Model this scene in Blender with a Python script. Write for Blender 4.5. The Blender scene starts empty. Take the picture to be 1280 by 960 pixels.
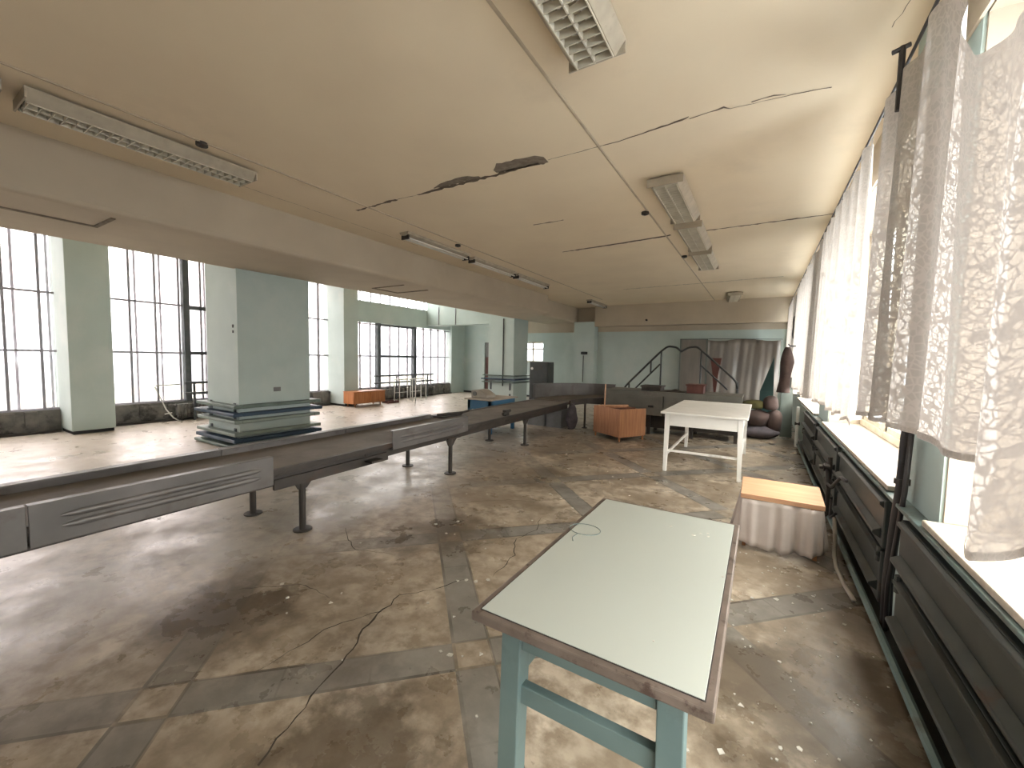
import bpy, bmesh, math, random
from math import sin, cos, pi, radians
from mathutils import Vector, Matrix
random.seed(7)
S = bpy.context.scene
COL = S.collection

# ------------------------------------------------------------------ camera
cam_d = bpy.data.cameras.new('camera'); cam = bpy.data.objects.new('camera', cam_d); COL.objects.link(cam)
YAW, PIT, ROL = radians(31.35), radians(-3.7), radians(1.12)
fw = Vector((-sin(YAW)*cos(PIT), cos(YAW)*cos(PIT), sin(PIT)))
rt = Vector((cos(YAW), sin(YAW), 0)); up = rt.cross(fw)
rt2 = rt*cos(ROL) + up*sin(ROL); up2 = rt2.cross(fw)
m = Matrix((( rt2.x, up2.x, -fw.x, 0), (rt2.y, up2.y, -fw.y, 0), (rt2.z, up2.z, -fw.z, 1.5), (0, 0, 0, 1)))
cam.matrix_world = m
cam_d.sensor_width = 36; cam_d.lens = 36*510/1280; cam_d.clip_start = .03; cam_d.clip_end = 2000
S.camera = cam

# ------------------------------------------------------------------ view and sky (overcast)
S.view_settings.view_transform = 'Standard'; S.view_settings.look = 'None'
S.view_settings.gamma = 1; S.view_settings.use_curve_mapping = False
S.view_settings.exposure = 3.9
w = bpy.data.worlds.new('world'); S.world = w; w.use_nodes = True
nt = w.node_tree; nt.nodes.clear()
wo = nt.nodes.new('ShaderNodeOutputWorld'); bg = nt.nodes.new('ShaderNodeBackground')
tc = nt.nodes.new('ShaderNodeTexCoord'); sp = nt.nodes.new('ShaderNodeSeparateXYZ'); cr = nt.nodes.new('ShaderNodeValToRGB')
nt.links.new(tc.outputs['Generated'], sp.inputs[0]); nt.links.new(sp.outputs['Z'], cr.inputs[0])
e = cr.color_ramp.elements
e[0].position = 0.0; e[0].color = (.27, .28, .29, 1)
e[1].position = 1.0; e[1].color = (.50, .475, .44, 1)
a = e.new(.06); a.color = (.375, .358, .348, 1)
a = e.new(.35); a.color = (.51, .478, .45, 1)
# sky strength raised on the +x side as added fill through the right windows
mr = nt.nodes.new('ShaderNodeMapRange'); nt.links.new(sp.outputs['X'], mr.inputs[0])
for i_, v_ in enumerate((-.6, .6, 1.85, 3.9)): mr.inputs[i_+1].default_value = v_
nt.links.new(cr.outputs[0], bg.inputs['Color']); nt.links.new(mr.outputs[0], bg.inputs['Strength'])
nt.links.new(bg.outputs[0], wo.inputs[0])

def portal(x, y, z, sy, sz, rx):
    l = bpy.data.lights.new('window_portal', 'AREA'); l.shape = 'RECTANGLE'; l.size = sz; l.size_y = sy
    l.cycles.is_portal = True
    o = bpy.data.objects.new('window_portal', l); COL.objects.link(o)
    o.location = (x, y, z); o.rotation_euler = (0, rx, 0)

# ------------------------------------------------------------------ materials
def mat(name, c1, c2=None, scale=3.0, rough=.7, metal=0.0, c3=None, scale3=1.0, t3=(.55, .7), bump=0.0, rvar=0.0, stretch=None, detail=6, spec=.5):
    """noise mix of c1/c2, with blotches of c3"""
    M = bpy.data.materials.new(name); M.use_nodes = True; n = M.node_tree; N = n.nodes; L = n.links
    b = N['Principled BSDF']; b.inputs['Roughness'].default_value = rough; b.inputs['Metallic'].default_value = metal
    b.inputs['Specular IOR Level'].default_value = spec
    t = N.new('ShaderNodeTexCoord'); mp = N.new('ShaderNodeMapping'); L.new(t.outputs['Object'], mp.inputs[0])
    if stretch: mp.inputs['Scale'].default_value = stretch
    ns = N.new('ShaderNodeTexNoise'); ns.inputs['Scale'].default_value = scale; ns.inputs['Detail'].default_value = detail
    L.new(mp.outputs[0], ns.inputs['Vector'])
    mx = N.new('ShaderNodeMix'); mx.data_type = 'RGBA'
    rp = N.new('ShaderNodeMapRange'); rp.inputs[1].default_value = .35; rp.inputs[2].default_value = .65
    L.new(ns.outputs[0], rp.inputs[0]); L.new(rp.outputs[0], mx.inputs[0])
    mx.inputs[6].default_value = (*c1, 1); mx.inputs[7].default_value = (*(c2 or c1), 1)
    out = mx.outputs[2]
    if c3:
        n3 = N.new('ShaderNodeTexNoise'); n3.inputs['Scale'].default_value = scale3; n3.inputs['Detail'].default_value = 8
        n3.inputs['Roughness'].default_value = .65
        L.new(mp.outputs[0], n3.inputs['Vector'])
        r3 = N.new('ShaderNodeMapRange'); r3.inputs[1].default_value = t3[0]; r3.inputs[2].default_value = t3[1]
        L.new(n3.outputs[0], r3.inputs[0])
        m3 = N.new('ShaderNodeMix'); m3.data_type = 'RGBA'; L.new(r3.outputs[0], m3.inputs[0]); L.new(out, m3.inputs[6])
        m3.inputs[7].default_value = (*c3, 1); out = m3.outputs[2]
    L.new(out, b.inputs['Base Color'])
    if rvar:
        rr = N.new('ShaderNodeMapRange'); rr.inputs[1].default_value = .3; rr.inputs[2].default_value = .7
        rr.inputs[3].default_value = rough-rvar; rr.inputs[4].default_value = rough+rvar
        L.new(ns.outputs[0], rr.inputs[0]); L.new(rr.outputs[0], b.inputs['Roughness'])
    if bump:
        bp = N.new('ShaderNodeBump'); bp.inputs['Strength'].default_value = bump; bp.inputs['Distance'].default_value = .02
        L.new(ns.outputs[0], bp.inputs['Height']); L.new(bp.outputs[0], b.inputs['Normal'])
    return M

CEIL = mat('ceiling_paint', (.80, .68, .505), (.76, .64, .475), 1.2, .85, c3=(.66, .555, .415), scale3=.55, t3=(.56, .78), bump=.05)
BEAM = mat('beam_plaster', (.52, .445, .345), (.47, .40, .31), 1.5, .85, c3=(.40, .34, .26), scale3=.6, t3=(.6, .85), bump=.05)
TEAL = mat('teal_wall_paint', (.50, .59, .565), (.46, .55, .525), 2.0, .6, c3=(.57, .62, .585), scale3=1.1, t3=(.5, .75))
TEAL2 = mat('teal_grey_paint', (.42, .51, .49), (.37, .46, .44), 1.6, .6, c3=(.42, .50, .46), scale3=.9, t3=(.5, .75))
CREAM = mat('cream_reveal_paint', (.44, .375, .30), (.40, .34, .27), 2.0, .8)
SILL = mat('terrazzo_sill', (.50, .44, .36), (.40, .35, .28), 45, .6, c3=(.34, .28, .21), scale3=8, t3=(.62, .75))
CONC = mat('rough_concrete', (.13, .13, .12), (.21, .20, .18), 7, .9, c3=(.06, .06, .055), scale3=3, t3=(.5, .6), bump=.5)
DARKP = mat('dark_grey_green_metal', (.035, .042, .04), (.055, .06, .056), 5, .45, metal=.2, c3=(.05, .03, .02), scale3=4, t3=(.58, .7))
RADTRIM = mat('worn_teal_ledge', (.10, .15, .145), (.16, .21, .20), 6, .5, c3=(.06, .05, .04), scale3=3, t3=(.52, .65))
GFRAME = mat('grey_frame_paint', (.30, .29, .33), (.34, .33, .37), 6, .6)  # grey lifted towards lilac to paint in the window glare
OFRAME = mat('glare_pale_outer_frame', (.75, .72, .78), (.68, .66, .72), 6, .6)  # pale lavender colour imitates window glare on the outer frames
GDARK = mat('dark_post_paint', (.06, .075, .08), (.09, .10, .11), 6, .6)
WFRAME = mat('cream_window_frame', (.62, .56, .46), (.5, .43, .33), 5, .6)
CONV = mat('conveyor_panel_metal', (.125, .12, .115), (.165, .155, .15), 4, .42, metal=.35, c3=(.10, .085, .07), scale3=5, t3=(.55, .75), rvar=.08)
CONVD = mat('conveyor_frame_metal', (.034, .029, .025), (.055, .047, .040), 6, .5, metal=.2, c3=(.06, .035, .024), scale3=6, t3=(.55, .7))
BELT = mat('dusty_conveyor_belt', (.175, .152, .13), (.13, .112, .095), 3, .75, c3=(.215, .19, .168), scale3=2, t3=(.5, .7))
BENCH = mat('grey_green_bench_metal', (.125, .125, .105), (.165, .16, .14), 3, .5, metal=.2, c3=(.10, .09, .075), scale3=3, t3=(.55, .75))
TTOP = mat('pale_green_laminate', (.44, .475, .435), (.43, .465, .425), 3, .34, c3=(.45, .485, .445), scale3=1.5, t3=(.4, .8), rvar=.06)
TEDGE = mat('worn_brown_edging', (.15, .12, .10), (.21, .17, .145), 12, .42, metal=.3, c3=(.08, .055, .045), scale3=18, t3=(.55, .65))
TLEG = mat('blue_green_leg_paint', (.10, .15, .148), (.13, .185, .18), 5, .5, c3=(.08, .11, .105), scale3=4, t3=(.55, .7))
WHITE = mat('white_table_paint', (.86, .85, .81), (.80, .79, .75), 4, .5, c3=(.50, .49, .45), scale3=3, t3=(.6, .75))
WHITEM = mat('white_metal_paint', (.72, .73, .70), (.62, .63, .60), 6, .5)
def wood(name, a, b, st=(14, 14, 1.2), rough=.5):
    return mat(name, a, b, 2.2, rough, stretch=st, detail=8)
WOODO = wood('orange_veneer', (.50, .20, .07), (.38, .135, .04))
WOODC = wood('cabinet_veneer', (.46, .21, .09), (.34, .145, .06))
WOODT = wood('stool_wood', (.62, .36, .21), (.52, .28, .155), (1.2, 14, 14))
WOODIN = mat('dark_wood_inside', (.11, .04, .02), (.16, .06, .03), 4, .7)
REDBR = mat('red_brown_wood', (.085, .028, .02), (.12, .04, .03), 4, .6)
BLUE = mat('blue_table_paint', (.045, .15, .27), (.06, .18, .31), 4, .5)
BANDG = mat('green_guard_rail', (.10, .145, .125), (.14, .19, .165), 5, .5, c3=(.07, .09, .075), scale3=4, t3=(.55, .7))
BANDB = mat('blue_guard_rail', (.018, .045, .08), (.028, .06, .10), 5, .5)
BANDP = mat('pale_guard_rail', (.20, .255, .225), (.25, .305, .27), 5, .5)
BLACK = mat('black_paint', (.012, .013, .014), (.02, .02, .02), 5, .5)
BLACKP = mat('dark_cable', (.018, .016, .018), (.03, .024, .024), 5, .45)
STEEL = mat('rail_steel', (.03, .034, .034), (.045, .05, .05), 5, .45, metal=.3)
LAMPB = mat('lamp_housing', (.46, .40, .31), (.38, .33, .255), 9, .6, c3=(.20, .16, .12), scale3=5, t3=(.55, .7))
LAMPW = mat('lamp_louvre_white', (.68, .63, .52), (.58, .53, .43), 9, .4)
TUBE = mat('fluorescent_tube_glass', (.78, .76, .70), (.7, .68, .62), 6, .3)
SEAM = mat('seam_filler', (.50, .42, .315), (.44, .365, .27), 8, .9)
CRACK = mat('exposed_plaster_crack', (.10, .075, .055), (.17, .13, .095), 14, .95)
CRACK2 = mat('exposed_plaster_patch', (.24, .20, .155), (.17, .135, .10), 20, .95)
FCRACK = mat('floor_crack_dirt', (.030, .024, .018), (.05, .04, .03), 14, .95)
FLAKE = mat('paint_flake', (.62, .60, .54), (.45, .43, .38), 20, .8)
CLOTHG = mat('skirt_cloth', (.56, .49, .45), (.50, .44, .40), 5, .85)
SHEET = mat('grey_plastic_sheet', (.17, .155, .14), (.22, .20, .18), 1.4, .38, stretch=(4, 4, .7))
GREYBOX = mat('grey_bin_plastic', (.21, .21, .21), (.16, .16, .155), 5, .6)
BAGC = mat('purple_grey_cloth', (.07, .06, .07), (.11, .095, .105), 9, .9)
BROWNC = mat('brown_coat_cloth', (.055, .035, .03), (.08, .052, .044), 6, .95)
YELLOW = mat('olive_sack', (.085, .075, .018), (.06, .055, .018), 6, .9)
PINKS = mat('pinkish_sack', (.085, .055, .048), (.055, .036, .03), 6, .9)
DTEAL = mat('dark_teal_board', (.008, .035, .033), (.015, .05, .045), 4, .6)
GGREEN = mat('grey_green_board', (.10, .125, .11), (.14, .16, .145), 4, .6)
BEIGE = mat('beige_plastic', (.42, .38, .32), (.34, .31, .27), 6, .6)
GRASS = mat('distant_ground', (.17, .185, .15), (.22, .22, .20), .02, 1, c3=(.12, .15, .11), scale3=.03, t3=(.5, .6))
HILL = mat('hazy_hill', (.16, .18, .20), (.18, .20, .215), .01, 1)

def floor_mat():
    M = bpy.data.materials.new('worn_tile_floor'); M.use_nodes = True; n = M.node_tree; N = n.nodes; L = n.links
    b = N['Principled BSDF']
    t = N.new('ShaderNodeTexCoord'); P = t.outputs['Object']
    s = N.new('ShaderNodeSeparateXYZ'); L.new(P, s.inputs[0])
    def mth(op, a, c=None, d=None):
        q = N.new('ShaderNodeMath'); q.operation = op
        for i, v in enumerate((a, c, d)):
            if v is None: continue
            if isinstance(v, (int, float)): q.inputs[i].default_value = v
            else: L.new(v, q.inputs[i])
        return q.outputs[0]
    def noise(sc, det=6, ro=.55, st=None, dist=0):
        q = N.new('ShaderNodeTexNoise'); q.inputs['Scale'].default_value = sc; q.inputs['Detail'].default_value = det
        q.inputs['Roughness'].default_value = ro; q.inputs['Distortion'].default_value = dist
        if st:
            mp = N.new('ShaderNodeMapping'); mp.inputs['Scale'].default_value = st; L.new(P, mp.inputs[0]); L.new(mp.outputs[0], q.inputs['Vector'])
        else: L.new(P, q.inputs['Vector'])
        return q.outputs[0]
    def rng(v, a0, a1, b0=0, b1=1):
        q = N.new('ShaderNodeMapRange'); L.new(v, q.inputs[0])
        for i, k in enumerate((a0, a1, b0, b1)): q.inputs[i+1].default_value = k
        return q.outputs[0]
    def mixc(f, a, c):
        q = N.new('ShaderNodeMix'); q.data_type = 'RGBA'
        if isinstance(f, (int, float)): q.inputs[0].default_value = f
        else: L.new(f, q.inputs[0])
        for i, v in ((6, a), (7, c)):
            if isinstance(v, tuple): q.inputs[i].default_value = (*v, 1)
            else: L.new(v, q.inputs[i])
        return q.outputs[2]
    PER, W = 1.94, .275
    ss = mth('FLOORED_MODULO', mth('SUBTRACT', mth('ADD', s.outputs[0], s.outputs[1]), .285), PER)
    dd = mth('FLOORED_MODULO', mth('SUBTRACT', mth('SUBTRACT', s.outputs[1], s.outputs[0]), 2.63), PER)
    bs = mth('LESS_THAN', ss, W); bd = mth('LESS_THAN', dd, W)
    band = mth('ABSOLUTE', mth('SUBTRACT', bs, bd))            # one band but not the crossing square
    def joint(v, at, wd=.012):
        return mth('LESS_THAN', mth('ABSOLUTE', mth('SUBTRACT', v, at)), wd)
    j = mth('MAXIMUM', mth('MAXIMUM', joint(ss, .012), joint(ss, W)), mth('MAXIMUM', joint(dd, .012), joint(dd, W)))
    # slab joints inside the bands
    q1 = mth('FLOORED_MODULO', ss, .5547); q2 = mth('FLOORED_MODULO', dd, .5547)
    jb = mth('MAXIMUM', mth('MULTIPLY', bs, joint(mth('FLOORED_MODULO', dd, .555), .275, .007)), mth('MULTIPLY', bd, joint(mth('FLOORED_MODULO', ss, .555), .275, .007)))
    worn = rng(noise(.9, 3), .42, .60)
    base = mixc(rng(noise(1.6, 6, .6), .38, .62), (.26, .205, .145), (.53, .455, .36))
    base = mixc(rng(noise(9, 5, .6), .42, .62), base, (.24, .19, .135))
    bandc = mixc(rng(noise(4, 6, .6), .35, .65), (.14, .14, .13), (.21, .205, .19))
    nearm = rng(s.outputs[0], -3.3, -1.9)           # trampled and dusty towards the conveyor
    vis = mth('MULTIPLY', mth('MULTIPLY', band, .85), mth('MAXIMUM', mth('MULTIPLY', nearm, rng(worn, 0, 1, .85, 1)), .18))
    c = mixc(vis, base, bandc)
    jv = mth('MULTIPLY', mth('MAXIMUM', mth('MULTIPLY', j, .8), mth('MULTIPLY', jb, .35)), mth('MULTIPLY', rng(noise(2.2, 3), .38, .58), mth('MAXIMUM', nearm, .25)))
    c = mixc(jv, c, (.045, .036, .027))
    palem = mth('MULTIPLY', rng(s.outputs[0], -2.2, -4.4), rng(noise(1.4, 7, .65, (1, 1.6, 1), .6), .40, .60))  # pale patches, stronger towards the conveyor
    c = mixc(mth('MULTIPLY', palem, .6), c, (.55, .51, .45))
    far = rng(s.outputs[0], -4.2, -5.2)              # side hall floor painted paler, standing in for the window light on it
    c = mixc(mth('MULTIPLY', far, .85), c, mixc(rng(noise(2.2, 7, .6, (1, 1.8, 1)), .4, .62), (.52, .47, .41), (.62, .565, .50)))
    # damp brown stains, plus dirt and painted shade by the right wall
    stain_shade = mth('MULTIPLY', rng(noise(.75, 7, .62, None, .5), .50, .66), rng(s.outputs[0], -4.2, -2.4))
    def spot(px, py, r):
        dx = mth('SUBTRACT', s.outputs[0], px); dy = mth('SUBTRACT', s.outputs[1], py)
        rr = mth('SQRT', mth('ADD', mth('MULTIPLY', dx, dx), mth('MULTIPLY', dy, dy)))
        return rng(mth('ADD', rr, mth('MULTIPLY', rng(noise(2.5, 6, .65), .3, .7, -.5, .5), r*1.3)), r, r*.35)
    stain_shade = mth('MAXIMUM', mth('MULTIPLY', stain_shade, .75), mth('MAXIMUM', spot(-1.25, .95, .42), mth('MAXIMUM', spot(.25, 2.2, .75), mth('MAXIMUM', spot(-2.6, 1.1, .5), spot(-2.2, 2.6, .5)))))
    stain_shade = mth('MAXIMUM', stain_shade, mth('MULTIPLY', rng(s.outputs[0], -.1, .5), rng(noise(1.8, 6, .6), .35, .6, .25, .8)))  # dirt with painted-in radiator shade, darker towards the right wall
    c = mixc(mth('MULTIPLY', stain_shade, .82), c, (.075, .054, .033))
    c = mixc(rng(noise(16, 6, .7), .64, .72, 0, .6), c, (.07, .055, .04))
    c = mixc(rng(noise(26, 4, .7), .70, .76, 0, .7), c, (.48, .45, .39))
    L.new(c, b.inputs['Base Color'])
    r = mth('SUBTRACT', rng(noise(3, 6, .6), .35, .65, .24, .50), mth('MULTIPLY', stain_shade, .08))
    L.new(r, b.inputs['Roughness'])
    b.inputs['Specular IOR Level'].default_value = .5
    bp = N.new('ShaderNodeBump'); bp.inputs['Strength'].default_value = .35; bp.inputs['Distance'].default_value = .008
    L.new(noise(7, 8, .65), bp.inputs['Height']); L.new(bp.outputs[0], b.inputs['Normal'])
    return M
FLOOR = floor_mat()

def glass_mat(name='dusty_window_glass', tint=(.93, .95, .95)):
    M = bpy.data.materials.new(name); M.use_nodes = True; n = M.node_tree; N = n.nodes; L = n.links
    N.clear(); o = N.new('ShaderNodeOutputMaterial'); tr = N.new('ShaderNodeBsdfTransparent'); gl = N.new('ShaderNodeBsdfGlossy')
    tr.inputs[0].default_value = (*tint, 1); gl.inputs['Roughness'].default_value = .05
    mx = N.new('ShaderNodeMixShader'); mx.inputs[0].default_value = .05
    L.new(tr.outputs[0], mx.inputs[1]); L.new(gl.outputs[0], mx.inputs[2]); L.new(mx.outputs[0], o.inputs[0])
    return M
GLASS = glass_mat()
LGLASS = glass_mat('grimy_window_glass', (.87, .86, .865))

def lace_mat(name, tlc, lo, vs):
    M = bpy.data.materials.new(name); M.use_nodes = True; n = M.node_tree; N = n.nodes; L = n.links
    N.clear(); o = N.new('ShaderNodeOutputMaterial')
    t = N.new('ShaderNodeTexCoord'); v = N.new('ShaderNodeTexVoronoi'); v.feature = 'DISTANCE_TO_EDGE'; v.inputs['Scale'].default_value = vs
    L.new(t.outputs['UV'], v.inputs['Vector'])
    r = N.new('ShaderNodeMapRange'); r.inputs[1].default_value = .03; r.inputs[2].default_value = .13; r.inputs[3].default_value = 1.0; r.inputs[4].default_value = lo
    L.new(v.outputs['Distance'], r.inputs[0])
    ns = N.new('ShaderNodeTexNoise'); ns.inputs['Scale'].default_value = 16; ns.inputs['Detail'].default_value = 2; L.new(t.outputs['UV'], ns.inputs['Vector'])
    r2 = N.new('ShaderNodeMapRange'); r2.inputs[1].default_value = .56; r2.inputs[2].default_value = .62; r2.inputs[3].default_value = 0; r2.inputs[4].default_value = .15
    L.new(ns.outputs[0], r2.inputs[0])
    ad = N.new('ShaderNodeMath'); ad.operation = 'ADD'; ad.use_clamp = True; L.new(r.outputs[0], ad.inputs[0]); L.new(r2.outputs[0], ad.inputs[1])
    df = N.new('ShaderNodeBsdfDiffuse'); tl = N.new('ShaderNodeBsdfTranslucent'); tr = N.new('ShaderNodeBsdfTransparent')
    df.inputs[0].default_value = (.80, .74, .69, 1); tl.inputs[0].default_value = (*tlc, 1)
    m1 = N.new('ShaderNodeMixShader'); m1.inputs[0].default_value = .42; L.new(df.outputs[0], m1.inputs[1]); L.new(tl.outputs[0], m1.inputs[2])
    m2 = N.new('ShaderNodeMixShader'); L.new(ad.outputs[0], m2.inputs[0]); L.new(tr.outputs[0], m2.inputs[1]); L.new(m1.outputs[0], m2.inputs[2])
    L.new(m2.outputs[0], o.inputs[0]); return M
LACE = lace_mat('white_lace', (.22, .20, .183), .86, 38)
LACE2 = lace_mat('dense_white_lace', (.095, .084, .078), .86, 30)

# ------------------------------------------------------------------ mesh helpers
class MB:
    def __init__(s): s.b = bmesh.new(); s.uv = None
    def box(s, x0, x1, y0, y1, z0, z1, M=None):
        vs = [s.b.verts.new((x, y, z)) for x in (x0, x1) for y in (y0, y1) for z in (z0, z1)]
        if M is not None:
            for v in vs: v.co = M @ v.co
        for f in ((0, 1, 3, 2), (4, 6, 7, 5), (0, 4, 5, 1), (2, 3, 7, 6), (0, 2, 6, 4), (1, 5, 7, 3)): s.b.faces.new([vs[i] for i in f])
        return s
    def bar(s, p, q, w, h):                       # square bar between two points
        p, q = Vector(p), Vector(q); d = q-p; L = d.length; z = d.normalized()
        r = Vector((0, 0, 1)) if abs(z.z) < .9 else Vector((1, 0, 0))
        x = r.cross(z).normalized(); y = z.cross(x)
        M = Matrix((x, y, z)).transposed().to_4x4(); M.translation = p
        return s.box(-w/2, w/2, -h/2, h/2, 0, L, M)
    def taper(s, p, q, w0, w1):                   # tapering square leg
        p, q = Vector(p), Vector(q)
        A = [s.b.verts.new(p+Vector((i*w0/2, j*w0/2, 0))) for i, j in ((-1, -1), (1, -1), (1, 1), (-1, 1))]
        B = [s.b.verts.new(q+Vector((i*w1/2, j*w1/2, 0))) for i, j in ((-1, -1), (1, -1), (1, 1), (-1, 1))]
        s.b.faces.new(A[::-1]); s.b.faces.new(B)
        for i in range(4): s.b.faces.new((A[i], A[(i+1) % 4], B[(i+1) % 4], B[i]))
        return s
    def tube(s, pts, r, n=10, caps=True):
        pts = [Vector(p) for p in pts]; rings = []
        rs = r if isinstance(r, (list, tuple)) else [r]*len(pts)
        for i, p in enumerate(pts):
            d = (pts[min(i+1, len(pts)-1)]-pts[max(i-1, 0)]).normalized()
            u = Vector((0, 0, 1)) if abs(d.z) < .95 else Vector((1, 0, 0))
            x = u.cross(d).normalized(); y = d.cross(x)
            rings.append([s.b.verts.new(p+(x*cos(2*pi*k/n)+y*sin(2*pi*k/n))*rs[i]) for k in range(n)])
        for a, c in zip(rings, rings[1:]):
            for k in range(n): s.b.faces.new((a[k], a[(k+1) % n], c[(k+1) % n], c[k]))
        if caps: s.b.faces.new(rings[0][::-1]); s.b.faces.new(rings[-1])
        return s
    def prism(s, poly, z0, z1, axis='z'):         # polygon extruded along an axis
        f = {'z': lambda a, b, c: (a, b, c), 'y': lambda a, b, c: (a, c, b), 'x': lambda a, b, c: (c, a, b)}[axis]
        A = [s.b.verts.new(f(a, b, z0)) for a, b in poly]; B = [s.b.verts.new(f(a, b, z1)) for a, b in poly]
        s.b.faces.new(A[::-1]); s.b.faces.new(B); n = len(A)
        for i in range(n): s.b.faces.new((A[i], A[(i+1) % n], B[(i+1) % n], B[i]))
        return s
    def grid(s, fn, nu, nv, uvf=None):
        vs = [[s.b.verts.new(fn(i/nu, j/nv)) for j in range(nv+1)] for i in range(nu+1)]
        if uvf and s.uv is None: s.uv = s.b.loops.layers.uv.new('UVMap')
        for i in range(nu):
            for j in range(nv):
                f = s.b.faces.new((vs[i][j], vs[i+1][j], vs[i+1][j+1], vs[i][j+1]))
                if uvf:
                    for l, (a, c) in zip(f.loops, ((i, j), (i+1, j), (i+1, j+1), (i, j+1))): l[s.uv].uv = uvf(a/nu, c/nv)
        return s
    def blob(s, c, r, seed=0, amp=.12, fl=0):
        rnd = random.Random(seed); ph = [rnd.uniform(0, 6.28) for _ in range(6)]
        t = bmesh.new(); bmesh.ops.create_icosphere(t, subdivisions=3, radius=1)
        mp = {}
        for v in t.verts:
            q = v.co; k = 1+amp*(sin(3*q.x+ph[0])+sin(4*q.y+ph[1])+sin(5*q.z+ph[2])+.6*sin(9*q.x+7*q.y+ph[3]))
            p = Vector((q.x*r[0]*k, q.y*r[1]*k, q.z*r[2]*k))
            if fl: p.z = max(p.z, -r[2]*fl)
            mp[v] = s.b.verts.new(p+Vector(c))
        for f in t.faces: s.b.faces.new([mp[v] for v in f.verts])
        t.free(); return s

def put(name, mb, mt, parent=None, bev=0, smooth=False, world=True, solid=0):
    bmesh.ops.recalc_face_normals(mb.b, faces=mb.b.faces)
    if parent is not None and world:
        inv = wm(parent).inverted()
        bmesh.ops.transform(mb.b, matrix=inv, verts=mb.b.verts)
    me = bpy.data.meshes.new(name); mb.b.to_mesh(me); mb.b.free()
    if smooth:
        for p in me.polygons: p.use_smooth = True
    me.materials.append(mt)
    o = bpy.data.objects.new(name, me); COL.objects.link(o)
    if parent is not None: o.parent = parent
    if solid:
        q = o.modifiers.new('solid', 'SOLIDIFY'); q.thickness = solid
    if bev:
        q = o.modifiers.new('bevel', 'BEVEL'); q.width = bev; q.segments = 2; q.limit_method = 'ANGLE'
    return o
def wm(o):
    M = Matrix.Translation(o.location) @ o.rotation_euler.to_matrix().to_4x4()
    return wm(o.parent) @ M if o.parent else M
def thing(name, label, cat, loc=(0, 0, 0), rz=0, group=None):
    o = bpy.data.objects.new(name, None); COL.objects.link(o); o.location = loc; o.rotation_euler = (0, 0, rz)
    o.empty_display_size = .1
    o['label'] = label; o['category'] = cat
    if group: o['group'] = group
    return o
def tag(o, label, cat, group=None, kind=None):
    o['label'] = label; o['category'] = cat
    if group: o['group'] = group
    if kind: o['kind'] = kind
    return o
def struct(o): o['kind'] = 'structure'; return o
def dup(root, loc, label, group=None, rz=None):
    def cp(o, par):
        c = o.copy(); COL.objects.link(c); c.parent = par
        for ch in list(o.children): cp(ch, c)
        return c
    r = cp(root, None); r.location = loc; r['label'] = label
    if rz is not None: r.rotation_euler = (0, 0, rz)
    if group: r['group'] = group
    return r

# ================================================================== ROOM
XR, XL, YB, YF, ZC, ZH = .72, -10.9, 13.8, -5.6, 3.3, 4.4
m_ = MB(); m_.box(XL-.35, XR+.4, YF-.2, YB+.2, -.2, 0)
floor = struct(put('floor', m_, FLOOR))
m_ = MB(); m_.box(-6.2, XR+.5, YF-.2, YB+.2, ZC, ZC+.2)
ceil = struct(put('ceiling', m_, CEIL))
m_ = MB(); m_.box(XL-.4, -7.0, YF-.2, YB+.2, ZH, ZH+.2)
struct(put('ceiling', m_, CEIL))
# big longitudinal beam, stepping back beyond the second column; rounded lower edge
m_ = MB()
def beamsec(x1, y0, y1):
    poly = [(-7.0, 2.78), (x1-.05, 2.78), (x1-.015, 2.795), (x1, 2.83), (x1, ZH), (-7.0, ZH)]
    m_.prism(poly, y0, y1, 'y')
beamsec(-5.3, YF, 10.6); beamsec(-5.68, 10.6, YB)
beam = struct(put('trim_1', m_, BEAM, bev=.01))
# old ventilation hatches flush under the beam
for i, (x0, x1, y0, y1) in enumerate(((-6.0, -5.45, .45, 1.45), (-6.45, -5.6, 5.35, 6.0))):
    m_ = MB()
    for a in ((x0, x0+.035, y0, y1), (x0, x1, y1-.035, y1), (x0, x1, y0, y0+.02)): m_.box(*a, 2.768, 2.782)
    put('hatch_edge', m_, CRACK2, beam)
# cross beam from second column to window wall
m_ = MB(); m_.box(XL, -7.9, 11.6, 12.0, 2.64, ZH)
struct(put('trim_2', m_, TEAL, bev=.01))

# --- right wall: pieces between the window openings
RW = [(-1.6, 2.55), (3.12, 6.2), (7.1, 10.3), (11.2, 13.2)]
ZS, ZT = .80, 2.98
m_ = MB()
m_.box(XR, XR+.42, YF, YB, 0, ZS-.03); m_.box(XR, XR+.42, YF, YB, ZT, ZC)
ys = [YF]+[v for p in RW for v in p]+[YB]
for a, c in zip(ys[::2], ys[1::2]): m_.box(XR, XR+.42, a, c, ZS-.03, ZT)
wr = struct(put('wall_right', m_, TEAL2))
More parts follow.
